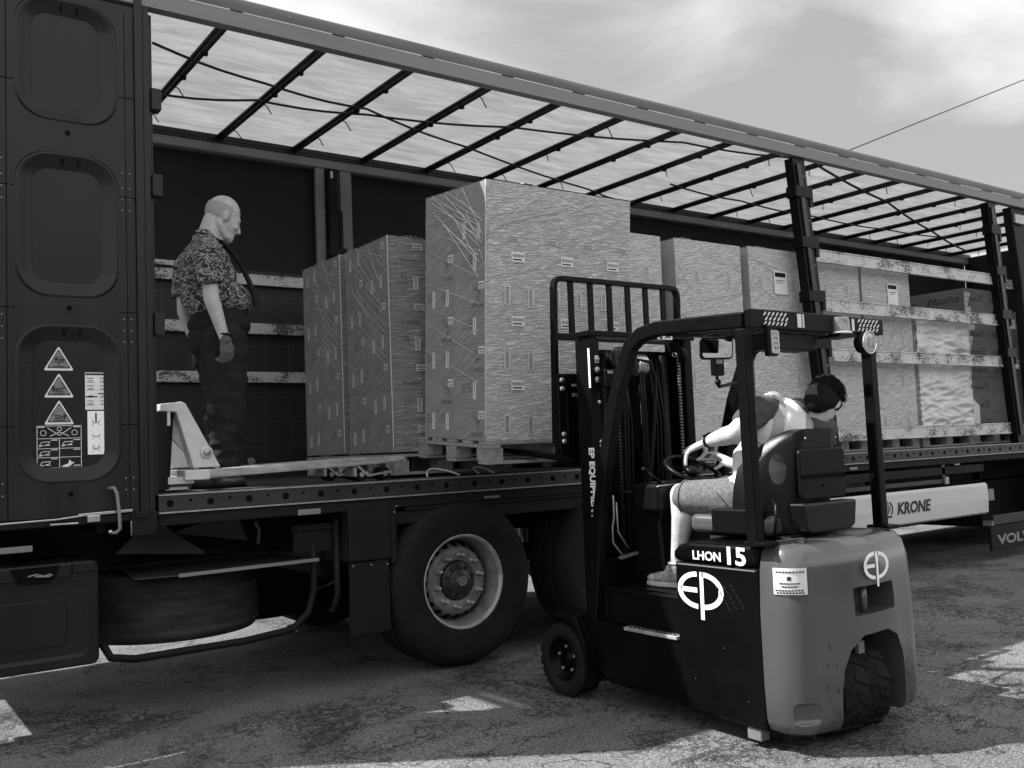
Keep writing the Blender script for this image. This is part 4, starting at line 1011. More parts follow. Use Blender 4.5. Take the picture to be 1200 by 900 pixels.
rows = [('wrapped carton load seen between the tallest load and the forklift mast', 2.72, .24, .82, 3.04, (2, 3, 8), 21),
        ('wrapped carton load directly behind the forklift mirror', 3.665, .2, .79, 3.035, (2, 3, 8), 22),
        ('wrapped load carrying a paper pouch left of the middle post', 4.565, .2, .78, 3.05, (2, 3, 8), 23),
        ('wrapped load directly right of the middle post', 5.41, .2, .74, 3.04, (2, 3, 8), 24),
        ('wrapped load with a paper pouch right of the middle post, beside the crinkled cover', 6.20, .2, .81, 3.075, (2, 3, 8), 25)]
for lab, x, y, w, zt, cells, sd_ in rows:
    pallet('wooden pallet under the ' + lab.split(',')[0].replace('wrapped carton load', 'load').replace('wrapped load', 'load'), w, 1.15, (x - .004, y - .01, ZD + .003))
    L_ = load(lab, (x, y, 1.36), (w, 1.15, zt - 1.36), cells, style='plain', seed=sd_, fmat='film')
    if sd_ in (23, 25):
        b = MB(); px = w * (.52 if sd_ == 23 else .62); z0 = zt - 1.36 - (.40 if sd_ == 23 else .42)
        b.box(px - .09, px + .09, -.0135, -.0125, z0, z0 + .21); pk = b.build('document_pouch', 'label', L_)
        b = MB(); b.box(px - .075, px + .07, -.0145, -.0137, z0 + .155, z0 + .195); b.box(px - .06, px + .06, -.0145, -.0137, z0 + .12, z0 + .126); b.box(px - .06, px + .03, -.0145, -.0137, z0 + .10, z0 + .105); b.build('pouch_print', 'chassis', pk)
# crinkled covered load
pallet('wooden pallet under the load in the crinkled silvery cover', 1.0, 1.15, (7.09, .2, ZD + .003))
t = thing('covered_load', 'pallet load in a crinkled silvery plastic cover behind the lower slats', 'pallet load', (7.09, .2, 1.36), local=True)
b = MB()
def cr_(u, v):
    a = u * 4; w_, d_ = 1.02, 1.1; h_ = 1.25
    if a < 1: p = Vector((w_ * a, 0, 0)); nn = Vector((0, -1, 0))
    elif a < 2: p = Vector((w_, d_ * (a - 1), 0)); nn = Vector((1, 0, 0))
    elif a < 3: p = Vector((w_ * (3 - a), d_, 0)); nn = Vector((0, 1, 0))
    else: p = Vector((0, d_ * (4 - a), 0)); nn = Vector((-1, 0, 0))
    z = v * h_; q = Vector((p.x * 2.2, p.y * 2.2, z * 9)); n1 = mnoise.noise(q); n2 = 1 - 2 * abs(mnoise.noise(q * 1.9 + Vector((3, 1, 7))))
    return p + Vector((0, 0, z)) + nn * (.022 * n1 + .018 * n2 - .012)
b.grid(cr_, 240, 90); b.box(.02, 1.0, .02, 1.08, 1.23, 1.245); b.build('plastic_cover', 'bag', t)
b = MB(); b.box(.04, .98, .03, 1.05, .0, 1.22); b.build('goods', 'carton', t)
# unwrapped cartons with script lettering
pallet('wooden pallet under the dark script-lettered cartons', .98, 1.2, (8.34, .34, ZD + .003))
E1 = load('stack of dark cartons with script lettering near the right-hand post', (8.35, .35, 1.36), (.95, 1.6, 1.60), (2, 3, 8), style='script', cmat='cartondark', fmat=None, seed=31, name='carton_stack', group='unwrapped carton stacks')
b = MB()
for k in range(12): z = .9 + k * .055; b.box(-.014, .05 + .03 * ((k * 7) % 3), -.006, -.003, z, z + .05)
b.box(.07, .16, -.007, -.003, 1.13, 1.19)
b.build('torn_film', 'dimlabel', E1)
b = MB(); b.prism([(-.02, .12), (.11, .03), (.12, .28), (-.01, .36)], 'y', -.02, -.016); b.build('loose_sheet', 'label', E1)
pallet('wooden pallet right of the right-hand post, under banded cartons', .9, 1.2, (9.6, .3, ZD + .003))
load('wrapped stack of banded cartons right of the right-hand post', (9.61, .31, 1.36), (.88, 1.1, 1.4), (2, 3, 7), style='plain', cmat='carton', fmat='filmthin', seed=41)
# small strap loops lying at the trailer edge
for i, (x, w, lab) in enumerate(((1.22, .2, 'curled strap loop lying on the trailer edge under the tilted pallet'), (1.62, .07, 'short strap tail hanging at the trailer edge near the pallet corner'))):
    ORG = Vector((x, .1, ZD)); b = MB()
    b.tube([(x + w * t, .12 + .1 * math.sin(t * 4), ZD + .008 + .045 * math.sin(PI * t)) for t in [k / 8 for k in range(9)]], .006, 6)
    o = b.build('loading_strap', 'dimlabel'); o.location = ORG; tag(o, lab, 'strap', 'loose straps on the trailer edge')

# ================================================================== pallet jack
J = thing('pallet_jack', 'light painted hand pallet jack with long scuffed forks lying along the trailer edge', 'pallet jack', (-.33, .3, ZD))
fz0, fz1 = 1.285, 1.345
for nm, y0 in (('fork', .07), ('fork', .50)):
    b = MB(); b.prism([(-.335, fz0 - .003), (-.30, fz0 - .004), (.90, 1.322), (1.03, 1.338), (1.03, 1.360), (.96, 1.364), (-.335, 1.331)], 'y', y0, y0 + .15)
    f = b.build(nm, 'forkpaint', J, .006)
    b = MB(); b.box(-.338, -.20, y0 - .002, y0 + .152, fz0 - .006, 1.335); b.build('fork_heel', 'yellow', f, .006)
    for x in (.74, .90):
        b = MB(); b.cyl((x, y0 + .03, 1.259), (x, y0 + .12, 1.259), .041, n=20); r_ = b.build('roller', 'plastic', f, .004)
        b = MB(); b.cyl((x, y0 + .018, 1.259), (x, y0 + .030, 1.259), .016, n=12); b.cyl((x + .035, y0 + .02, 1.265), (x + .035, y0 + .028, 1.265), .011, n=10); b.build('roller_axle', 'gal', r_)
    b = MB(); b.bar((.70, y0 + .02, 1.32), (.78, y0 + .02, 1.25), .02, .012); b.bar((.78, y0 + .02, 1.25), (.94, y0 + .02, 1.27), .02, .012); b.box(.68, .70, y0 + .01, y0 + .14, 1.25, 1.30); b.build('roller_link', 'gal', f)
    b = MB(); b.lathe([(.016, .0), (.020, .003), (.020, .006), (.016, .008)], (1.05, y0 + .02, 1.318), (0, 1, 0), 14, close=True); b.build('fork_eye', 'gal', f)
b = MB(); b.box(-.42, -.28, .10, .62, 1.262, 1.30); b.prism([(-.47, 1.62), (-.31, 1.66), (-.26, 1.60), (-.12, 1.335), (-.22, 1.335)], 'y', .16, .20); b.build('_', 'yellow', J).name = 'frame_plate'
b = MB(); b.prism([(-.46, 1.700), (-.345, 1.712), (-.322, 1.700), (-.135, 1.345), (-.285, 1.345), (-.375, 1.655), (-.46, 1.66)], 'y', .085, .185); b.build('riser_plate', 'yellow', J, .006)
b = MB(); b.prism([(-.46, 1.700), (-.345, 1.712), (-.322, 1.700), (-.135, 1.345), (-.285, 1.345), (-.375, 1.655), (-.46, 1.66)], 'y', .53, .63); b.build('riser_plate', 'yellow', J, .006)
b = MB(); b.box(-.47, -.40, .19, .53, 1.66, 1.70); b.box(-.425, -.405, .09, .12, 1.58, 1.66); b.build('cross_piece', 'yellow', J, .004)
b = MB(); b.lathe([(.034, 0), (.034, .008), (.026, .012), (.016, .012), (.016, .02), (.001, .02)], (-.215, .085, 1.43), (0, -1, 0), 24); pv = b.build('pivot_boss', 'yellow', J)
b = MB(); b.lathe([(.020, .0122), (.020, .024), (.001, .025)], (-.215, .085, 1.43), (0, -1, 0), 12); b.build('pivot_bolt', 'gal', pv)
b = MB(); b.cyl((-.52, .36, 1.30), (-.52, .36, 1.74), .055, n=18); b.cyl((-.54, .36, 1.70), (-.85, .36, 2.2), .018, n=10); b.build('pump', 'chassis', J)
b = MB(); b.tube([(-.85 + .09 * math.cos(a) * 0, .36 + .13 * math.cos(a), 2.28 + .10 * math.sin(a)) for a in [2 * PI * k / 16 for k in range(16)]], .014, 8, True); b.build('handle_grip', 'plastic', J)
for y in (.28, .44):
    b = MB(); b.cyl((-.50, y - .025, 1.305), (-.50, y + .025, 1.305), .088, n=28); b.build('steer_wheel', 'plastic', J, .006)
# black plastic tub beside the jack
b = MB()
ORG = Vector((-.53, .2, ZD))
def tub(u, v):
    a = 2 * PI * u; r_ = .16 + .03 * v; ex = 4; c, s_ = math.cos(a), math.sin(a); k = (abs(c) ** ex + abs(s_) ** ex) ** (-1 / ex)
    return Vector((-.56 + r_ * k * c, .20 + .12 * k * s_, ZD + .02 + v * .42))
b.grid(tub, 40, 8); b.box(-.69, -.43, .11, .29, ZD + .004, ZD + .03)
o = b.build('plastic_tub', 'black'); o.location = ORG
tag(o, 'dark plastic tub standing on the trailer floor by the door edge, behind the pallet jack', 'tub')

# ================================================================== forklift
FX = 1.94
F_ = thing('forklift', 'three-wheeled electric forklift, black with grey counterweight, holding up the tallest load', 'forklift', (1.94, -1.7, 0))
def boolean_cut(ob, cutters):
    for c in cutters:
        c.location = ORG
        md = ob.modifiers.new('cut', 'BOOLEAN'); md.operation = 'DIFFERENCE'; md.solver = 'EXACT'; md.object = c
    bpy.context.view_layer.update()
    me = bpy.data.meshes.new_from_object(ob.evaluated_get(bpy.context.evaluated_depsgraph_get()))
    ob.modifiers.clear(); old = ob.data; ob.data = me; me.name = old.name
    for c in cutters: bpy.data.objects.remove(c)
    for p in me.polygons: p.use_smooth = False
    return ob
def emblem_ep(cx, cz, rx, rz, face, off, mtl, parent):
    """oval ringed E and P; face 'y' = towards -Y, 'x' = towards -X (reads along -Y)"""
    polys = []
    def strip(r0, r1, a0, a1, dx, n=18):
        for k in range(n):
            A0 = R(a0 + (a1 - a0) * k / n); A1 = R(a0 + (a1 - a0) * (k + 1) / n)
            polys.append([(dx + r0 * math.cos(A0), (r0 - .04) * math.sin(A0)), (dx + r1 * math.cos(A0), r1 * math.sin(A0)), (dx + r1 * math.cos(A1), r1 * math.sin(A1)), (dx + r0 * math.cos(A1), (r0 - .04) * math.sin(A1))])
    strip(.78, 1.0, 92, 268, -.09); polys.append([(-.93, -.13), (-.13, -.13), (-.13, .13), (-.93, .13)])
    strip(.78, 1.0, 90, -90, .12); polys.append([(.00, -1.55), (.17, -1.55), (.19, 1.0), (.02, 1.0)])
    mb = MB()
    for i, p in enumerate(polys):
        o2 = off + .0004 * (i % 2)
        q = [(cx + a * rx, cz + c * rz) if face == 'y' else (cx - a * rx, cz + c * rz) for a, c in p]
        if face == 'y': mb.prism(q, 'y', -o2 - .001, -o2)
        else:
            vs = [(-o2 - .001, a, c) for a, c in q] + [(-o2, a, c) for a, c in q]; m_ = len(q)
            mb.add(vs, [tuple(range(m_)), tuple(range(2 * m_ - 1, m_ - 1, -1))] + [(k, (k + 1) % m_, m_ + (k + 1) % m_, m_ + k) for k in range(m_)])
    return mb.build('emblem', mtl, parent)

# chassis and side skirts
b = MB()
side = [(-1.10, .445), (-1.83, .412), (-1.83, .11), (-1.30, .115), (-1.22, .17), (-1.17, .30), (-1.12, .40)]
b.prism(side, 'x', 1.462, 1.50); b.prism(side, 'x', 2.38, 2.42); b.box(1.505, 2.375, -2.3, -1.15, .12, .40)
ch = b.build('chassis', 'fkblack', F_, .008)
b = MB(); b.box(1.505, 2.375, -1.84, -1.22, .405, .60); b.box(1.503, 1.504, -1.84, -1.22, .42, .60); b.build('floor_box', 'fkblack', F_, .01)
b = MB(); b.box(1.50, 2.38, -1.835, -1.23, .602, .612); b.box(1.56, 2.0, -1.80, -1.35, .613, .617); b.build('floor_mat', 'plastic', F_, .003)
b = MB(); b.box(1.4985, 1.5025, -1.60, -1.57, .515, .545); b.cyl((1.4990, -1.585, .53), (1.5022, -1.585, .53), .022, n=18); b.build('jacking_hole', 'hole', ch)
b = MB(); b.box(1.45, 1.555, -1.82, -1.44, .4145, .432); st = b.build('step_plate', 'forkpaint', F_, .003)
b = MB()
for i in range(11):
    for j in range(3): b.box(1.463 + j * .028, 1.478 + j * .028, -1.80 + i * .032, -1.785 + i * .032, .4325, .436)
b.build('step_tread', 'perf', st)
# battery cover
b = MB(); b.prism([(-1.83, .10), (-2.345, .085), (-2.345, .80), (-1.83, .80)], 'x', 1.456, 2.424); bc = b.build('battery_cover', 'fkblack', F_, .012, 3)
b = MB(); b.prism([(-1.815, .802), (-2.345, .802), (-2.345, .905), (-1.93, .90), (-1.85, .88), (-1.82, .85)], 'x', 1.452, 2.428); hd = b.build('hood', 'fkblack', F_, .03, 4)
b = MB(); b.box(1.4535, 1.4555, -2.33, -1.85, .787, .793); b.build('trim_line', 'rail', bc)
emblem_ep(-1.990, .672, .132, .088, 'x', -1.4545, 'whitevinyl', bc)
b = text_mb('LHON', .058, ((1.4505, -1.955, .820), (0, -1, 0), (0, 0, 1)), .0008, 0, .02, 1.12); b.build('lettering', 'whitevinyl', hd)
b = text_mb('15', .112, ((1.4505, -2.150, .812), (0, -1, 0), (0, 0, 1)), .0008, 0, .025, 1.25); b.build('lettering', 'whitevinyl', hd)
b = MB()
for i, (y, z) in enumerate(((-2.10, .70), (-2.14, .71), (-2.18, .72))):
    for k in range(5): b.bar((1.4545, y - k * .016, z - k * .022), (1.4545, y - k * .016 - .012, z - k * .022 - .017), .006, .003, (1, 0, 0))
b.build('vent_louvre', 'chassis', bc)
b = MB()
for y, z in ((-1.93, .25), (-2.12, .42), (-2.25, .2)): b.ball((1.456, y, z), .0022, 6)
b.build('stone_chip', 'rail', bc)
# counterweight, cut out for the steer wheel
def cw_plan(ins=0, n=8):
    pts = []
    x0, x1, y0, y1, r = 1.452 + ins, 2.43 - ins, -2.35, -2.60 + ins, .13 - ins * .7; rr_ = .17 - ins
    pts += [(x1, y0), (x0, y0)]
    for k in range(n + 1): a = R(180 + 90 * k / n); pts.append((x0 + r + r * math.cos(a), y1 + .045 + r + r * math.sin(a)))
    for k in range(1, 8): t = k / 8; pts.append((x0 + r + (x1 - x0 - r - rr_) * t, y1 + .045 - .045 * math.sin(PI * t)))
    for k in range(n + 1): a = R(270 + 90 * k / n); pts.append((x1 - rr_ + rr_ * math.cos(a), y1 + .045 + rr_ + rr_ * math.sin(a)))
    return pts
b = MB(); lv = [(.085, .045), (.10, .022), (.14, .008), (.30, 0), (.62, 0), (.80, .012), (.87, .030), (.905, .060), (.917, .10)]
pl = [cw_plan(i) for z, i in lv]; n = len(pl[0]); vs = []; fs = []
for (z, i), p in zip(lv, pl): vs += [(q[0], q[1], z) for q in p]
for k in range(len(lv) - 1):
    for i in range(n): j = (i + 1) % n; fs.append((k * n + i, k * n + j, (k + 1) * n + j, (k + 1) * n + i))
fs += [tuple(range(n)), tuple(range(len(lv) * n - 1, (len(lv) - 1) * n - 1, -1))]
b.add(vs, fs, True); cw = b.build('counterweight', 'cw', F_)
cut = []
b = MB(); b.prism([(1.70, -.1), (1.70, .26), (1.715, .35), (1.76, .43), (1.85, .485), (2.04, .49), (2.13, .45), (2.18, .36), (2.20, .2), (2.20, -.1)], 'y', -3.2, -2.0); cut.append(b.build('cutter', None))
b = MB(); b.prism(rrect(1.80, 2.12, .575, .70, .012, 2), 'y', -3.2, -2.44); cut.append(b.build('cutter', None))
M4 = Matrix.Translation((1.50, -2.565, .19)) @ Matrix.Rotation(R(-35), 4, 'Z'); b = MB(); b.box(-.075, .075, -.08, .065, -.055, .045, M4); c_ = b.build('cutter', None, None, .03, 3); cut.append(c_)
for x in (1.62, 2.26): b = MB(); b.lathe([(.045, 0), (.045, .1)], (x, -2.44, .90), (0, 0, 1), 20); cut.append(b.build('cutter', None))
boolean_cut(cw, cut)
cw.data.polygons.foreach_set('use_smooth', [True] * len(cw.data.polygons))
md = cw.modifiers.new('bevel', 'BEVEL'); md.width = .006; md.segments = 2; md.limit_method = 'ANGLE'; md.angle_limit = R(50)
try: cw.data.set_sharp_from_angle(angle=R(38))
except Exception: pass
emblem_ep(1.965, .785, .086, .062, 'y', 2.6015, 'whitevinyl', cw)
b = MB(); rr = random.Random(9)
for k in range(26):
    x = rr.uniform(1.62, 1.70) if k % 2 else rr.uniform(2.21, 2.26); z = rr.uniform(.10, .45); L = rr.uniform(.004, .03); yy_ = -2.6012 + .045 * (1 - math.sin(PI * max(0, min(1, (x - 1.582) / .678))))
    b.bar((x, yy_ - .0006, z), (x + rr.uniform(-.012, .012), yy_ - .0006, z + L), .0016, .0008, (0, 1, 0))
b.build('scuff_mark', 'fkframe', cw)
b = MB(); b.cyl((1.925, -2.55, .57), (1.925, -2.55, .70), .018, n=12); b.build('tow_pin', 'cw', cw)
# data label on the rounded corner of the counterweight
b = MB()
def lb(u, v):
    a = R(183 + 66 * u); return Vector((1.452 + .13 + .1312 * math.cos(a), -2.60 + .045 + .13 + .1312 * math.sin(a), .70 + .115 * v))
b.grid(lb, 10, 2); dl = b.build('inspection_label', 'label', cw)
b = MB()
for k, (v0, u0, u1) in enumerate(((.85, .1, .95), (.60, .42, .58), (.62, .44, .56), (.42, .2, .8), (.30, .25, .72), (.16, .06, .9), (.07, .1, .92))):
    nseg = 9 if k not in (1, 2) else 1
    for q in range(nseg):
        ua = u0 + (u1 - u0) * q / nseg; ub = ua + (u1 - u0) / nseg * .72; p, r_ = lb(ua, v0), lb(ub, v0); c = Vector((1.582, -2.425, p.z)); d = ((p + r_) / 2 - c).normalized()
        b.bar(p + d * .0012, r_ + d * .0012, .001, .006 if nseg > 1 else .014)
b.build('label_print', 'print', dl)
# wheels
def solid_tyre(name, cx, cy, w, r, parent, nl, face):
    wh = bpy.data.objects.new(name, None); COL.objects.link(wh); wh.parent = parent; wh.location = Vector((cx, cy, r)) - parent.location
    O = Vector((0, 0, 0)); b = MB(); h = w / 2
    b.lathe([(r * .60, -h), (r * .92, -h), (r * .96, -h + .008), (r * .96, h - .008), (r * .92, h), (r * .60, h)], O, (1, 0, 0), 48, close=True)
    for k in range(nl):
        a = 2 * PI * k / nl; Ma = Matrix.Rotation(a, 4, 'X')
        for sgn in (-1, 1):
            b.add([Ma @ Vector((sgn * h * p, q, z_)) for z_ in (r * .93, r * .992) for p, q in ((.04, .004), (.97, -.028), (.97, .022), (.04, .042))], [(0, 1, 2, 3), (7, 6, 5, 4), (0, 1, 5, 4), (1, 2, 6, 5), (2, 3, 7, 6), (3, 0, 4, 7)])
    b.build('tyre', 'tyre', wh, org=O)
    b = MB(); b.lathe([(r * .60, -h + .004), (r * .57, -h + .012), (r * .52, -h + .05), (r * .2, -h + .05), (r * .18, -h + .03), (.001, -h + .03)], O, (1, 0, 0), 32, caps=False)
    b.lathe([(r * .58, h - .01), (.001, h - .01)], O, (1, 0, 0), 24); rm = b.build('rim', 'fkblack', wh, org=O)
    for k in range(5):
        a = 2 * PI * k / 5 + .3; b = MB(); b.cyl((-h + .046, math.cos(a) * r * .34, math.sin(a) * r * .34), (-h + .03, math.cos(a) * r * .34, math.sin(a) * r * .34), .008, n=8); b.build('wheel_nut', 'gal', rm, org=O)
    return wh
solid_tyre('front_wheel', 1.47, -.975, .14, .20, F_, 18, -1); solid_tyre('front_wheel', 2.41, -.975, .14, .20, F_, 18, 1)
solid_tyre('steer_wheel', 1.875, -2.36, .15, .215, F_, 15, 1).rotation_euler = (0, 0, R(-14)); solid_tyre('steer_wheel', 2.035, -2.36, .15, .215, F_, 15, 1).rotation_euler = (0, 0, R(-14))
b = MB(); b.box(1.80, 2.2, -2.33, -2.20, .42, .50); b.box(1.99, 2.01, -2.42, -2.25, .2, .45); b.build('steer_fork', 'fkblack', F_)
b = MB(); b.box(1.94, 1.985, -2.50, -2.48, .375, .43); b.build('axle_plate', 'rail', F_)
b = MB(); b.prism([(-1.10, .455), (-.86, .455), (-.85, .44), (-1.02, .425), (-1.09, .39), (-1.15, .28), (-1.165, .16), (-1.185, .16), (-1.175, .3), (-1.12, .41)], 'x', 1.40, 1.54); b.build('front_fender', 'fkframe', F_, .004)
b = MB(); b.prism([(-1.10, .455), (-.86, .455), (-.85, .44), (-1.02, .425), (-1.09, .39), (-1.15, .28), (-1.165, .16), (-1.185, .16), (-1.175, .3), (-1.12, .41)], 'x', 2.34, 2.48); b.build('front_fender', 'fkframe', F_, .004)
b = MB(); b.box(1.47, 1.53, -2.30, -2.22, .03, .085); b.build('jack_foot', 'rail', F_, .006)

# overhead guard
def gpath(x): return [(x, -2.34, 1.925), (x, -1.98, 1.945), (x, -1.78, 1.955), (x, -1.66, 1.940), (x, -1.575, 1.89), (x, -1.525, 1.80), (x, -1.44, 1.62), (x, -1.37, 1.41), (x, -1.315, 1.20), (x, -1.27, 1.02), (x, -1.22, .65), (x, -1.19, .44)]
def sweep(mb, pts, w, h):
    vs = []; pts = [Vector(p) for p in pts]
    for k, p in enumerate(pts):
        d = (pts[min(k + 1, len(pts) - 1)] - pts[max(k - 1, 0)]).normalized(); s_ = Vector((1, 0, 0)); u = s_.cross(d).normalized()
        vs += [p - s_ * w / 2 - u * h / 2, p + s_ * w / 2 - u * h / 2, p + s_ * w / 2 + u * h / 2, p - s_ * w / 2 + u * h / 2]
    fs = [(0, 1, 2, 3), tuple(len(vs) - 1 - i for i in range(4))]
    for k in range(len(pts) - 1):
        for i in range(4): j = (i + 1) % 4; fs.append((k * 4 + i, k * 4 + j, k * 4 + 4 + j, k * 4 + 4 + i))
    mb.add(vs, fs)
for x in (1.475, 2.405):
    b = MB(); sweep(b, gpath(x), .058, .075); b.build('guard_side_rail', 'fkframe', F_, .010, 3)
    b = MB(); x_ = x - .018 if x < 2 else x + .010; b.bar((x_ - .004, -2.345, .90), (x_, -2.335, 1.885), .058, .056, (0, 1, 0)); p_ = b.build('guard_rear_pillar', 'fkframe', F_, .008, 3)
    b = MB(); b.box(x - .05, x + .05, -2.42, -2.30, .905, .925); b.build('pillar_foot', 'fkframe', p_, .004)
b = MB(); b.box(1.46, 2.17, -2.375, -2.345, 1.885, 1.975); gb = b.build('guard_rear_beam', 'fkframe', F_, .006)
b = MB(); b.box(1.51, 2.37, -1.80, -1.74, 1.925, 1.965); b.box(1.51, 2.37, -2.33, -2.29, 1.92, 1.965); b.build('guard_cross_bar', 'fkframe', F_, .004)
for i in range(6):
    x = 1.60 + i * .135; b = MB(); b.box(x, x + .026, -2.28, -1.81, 1.925, 1.955); b.build('guard_roof_bar', 'fkframe', F_, .003)
b = MB(); b.prism([(1.62, 1.88), (2.00, 1.88), (2.0, 1.80), (1.66, 1.80)], 'y', -2.33, -2.20); b.build('guard_shelf', 'plastic', F_, .006)
b = MB(); b.box(2.18, 2.46, -2.40, -2.30, 1.885, 1.965); b.build('lamp_bracket', 'fkframe', F_, .004)
b = MB(); b.box(2.06, 2.20, -2.42, -2.30, 1.862, 1.875); b.build('beacon_base', 'fkframe', F_)
def checker(x0, x1, z0, z1, nx, nz, y):
    mb = MB(); w = (x1 - x0) / nx; h = (z1 - z0) / nz
    for i in range(nx):
        for j in range(nz):
            cx, cz = x0 + (i + .5) * w + (w * .25 if j % 2 else -w * .1), z0 + (j + .5) * h
            mb.prism([(cx - w * .45, cz - h * .38), (cx - w * .05, cz - h * .38), (cx + w * .45, cz + h * .38), (cx + w * .05, cz + h * .38)], 'y', y - .001, y)
    return mb
o = checker(1.555, 1.73, 1.90, 1.966, 6, 3, -2.3765); o.build('reflective_tape', 'label', gb)
b = MB(); b.box(1.80, 1.83, -2.378, -2.3765, 1.90, 1.965); b.box(1.838, 1.850, -2.378, -2.3765, 1.90, 1.965); b.build('reflective_tape', 'label', gb)
o = checker(2.24, 2.42, 1.895, 1.96, 6, 3, -2.4015); o.build('reflective_tape', 'label', gb)
b = MB(); b.box(2.19, 2.21, -2.404, -2.4015, 1.895, 1.955); b.build('reflective_tape', 'label', gb)
b = MB(); b.ball((2.10, -2.378, 1.93), (.012, .006, .012), 10); b.build('beam_bolt', 'gal', gb)
# lamps
b = MB(); b.box(1.535, 1.60, -2.42, -2.385, 1.755, 1.88); rl = b.build('rear_combination_lamp', 'plastic', F_, .008)
b = MB(); b.prism(rrect(1.545, 1.595, 1.765, 1.87, .008, 3), 'y', -2.428, -2.421); l_ = b.build('lamp_lens', 'lens', rl)
b = MB()
for k in range(4): b.box(1.555, 1.566, -2.4305, -2.4285, 1.785 + k * .022, 1.798 + k * .022); b.box(1.574, 1.585, -2.4305, -2.4285, 1.785 + k * .022, 1.798 + k * .022)
b.build('lamp_reflector', 'chrome', l_)
b = MB(); b.tube([(1.56, -2.38, 1.90), (1.56, -2.40, 1.88)], .01, 6); b.build('lamp_arm', 'fkframe', rl)
b = MB(); b.lathe([(.030, .05), (.052, .035), (.055, .0), (.050, -.004)], (2.285, -2.42, 1.838), (0, 1, 0), 24)
for k in range(5): b.lathe([(.060 - k * .003, .006 + k * .009), (.060 - k * .003, .010 + k * .009), (.04, .010 + k * .009), (.04, .006 + k * .009)], (2.285, -2.42, 1.838), (0, 1, 0), 20, close=True)
wl = b.build('round_work_lamp', 'plastic', F_)
b = MB(); b.lathe([(.050, 0), (.052, .006), (.044, .012), (.001, .016)], (2.285, -2.4242, 1.838), (0, -1, 0), 28); ln = b.build('lamp_lens', 'lens', wl)
b = MB(); b.lathe([(.053, -.003), (.058, .003), (.057, .012), (.052, .012)], (2.285, -2.424, 1.838), (0, -1, 0), 28, close=True)
b.box(2.265, 2.275, -2.4445, -2.4415, 1.81, 1.865); b.box(2.295, 2.305, -2.4445, -2.4415, 1.81, 1.865); b.build('lamp_ring', 'chrome', ln)
b = MB(); b.tube([(2.285, -2.36, 1.89), (2.285, -2.40, 1.87), (2.285, -2.39, 1.85)], .012, 8); b.build('lamp_arm', 'plastic', wl)
b = MB(); b.lathe([(.058, 0), (.06, .012), (.054, .014), (.052, .07), (.046, .085), (.001, .09)], (2.13, -2.37, 1.877), (0, 0, 1), 28); be = b.build('beacon', 'glassdark', F_)
b = MB(); b.lathe([(.060, .0), (.063, .0), (.063, .013), (.060, .013)], (2.13, -2.37, 1.877), (0, 0, 1), 28, close=True); b.lathe([(.022, .02), (.022, .06), (.001, .06)], (2.13, -2.37, 1.878), (0, 0, 1), 16); b.build('beacon_ring', 'chrome', be)
# mirror and small display
ORGs = ORG.copy()
MM = Matrix.Translation((1.93, -1.745, 1.872)) @ Matrix.Rotation(R(-20), 4, 'Z') @ Matrix.Rotation(R(6), 4, 'X') @ Matrix.Translation((-1.93, 1.745, -1.872))
b = MB(); b.prism(rrect(1.835, 2.03, 1.812, 1.932, .025, 5), 'y', -1.752, -1.735); b.v = [MM @ v for v in b.v]; mi = b.build('mirror', 'plastic', F_, .006, 3)
b = MB(); b.prism(rrect(1.846, 2.019, 1.823, 1.921, .018, 5), 'y', -1.7565, -1.7535); b.v = [MM @ v for v in b.v]; mg_ = b.build('mirror_glass', 'mirror', mi)
b = MB(); b.tube([(1.93, -1.745, 1.93), (1.93, -1.75, 1.96)], .008, 8); b.build('mirror_arm', 'plastic', mi)
b = MB(); b.prism(rrect(2.005, 2.085, 1.735, 1.845, .008, 3), 'y', -1.66, -1.63); dp = b.build('display', 'plastic', F_, .004)
b = MB(); b.box(2.02, 2.07, -1.6625, -1.6605, 1.80, 1.835); b.build('display_screen', 'tape', dp)
b = MB(); b.tube([(2.05, -1.63, 1.74), (2.06, -1.63, 1.69), (2.10, -1.60, 1.68), (2.2, -1.56, 1.69), (2.38, -1.53, 1.72)], .010, 8); b.ball((2.055, -1.635, 1.70), .018, 10); b.build('display_arm', 'plastic', dp)

# mast
MT = []
for x in (1.535, 2.285):
    b = MB(); b.box(x - .03, x + .035, -1.20, -1.08, .10, 1.985); ms = b.build('outer_mast', 'fkframe', F_, .005)
    b = MB(); b.box(x + (.038 if x < 2 else -.063), x + (.063 if x < 2 else -.033), -1.18, -1.07, .12, 1.98); b.build('inner_mast', 'fkblack', F_, .004)
    MT.append(ms)
b = MB(); b.box(1.49, 2.335, -1.215, -1.10, 1.988, 2.02); b.build('mast_top_bar', 'fkframe', F_, .006)
for z0, z1 in ((.95, 1.02), (.30, .42)): b = MB(); b.box(1.55, 2.28, -1.17, -1.12, z0, z1); b.build('mast_cross_bar', 'fkframe', F_, .005)
b = MB(); b.box(2.02, 2.14, -1.222, -1.217, 1.985, 2.018); pl_ = b.build('mast_sticker', 'label', F_)
b = MB(); b.prism([(2.03, 1.99), (2.05, 2.012), (2.06, 1.99)], 'y', -1.2245, -1.2225); b.prism([(2.075, 1.99), (2.085, 2.005), (2.11, 2.012), (2.125, 1.992), (2.10, 2.0)], 'y', -1.2245, -1.2225); b.build('pictogram', 'print', pl_)
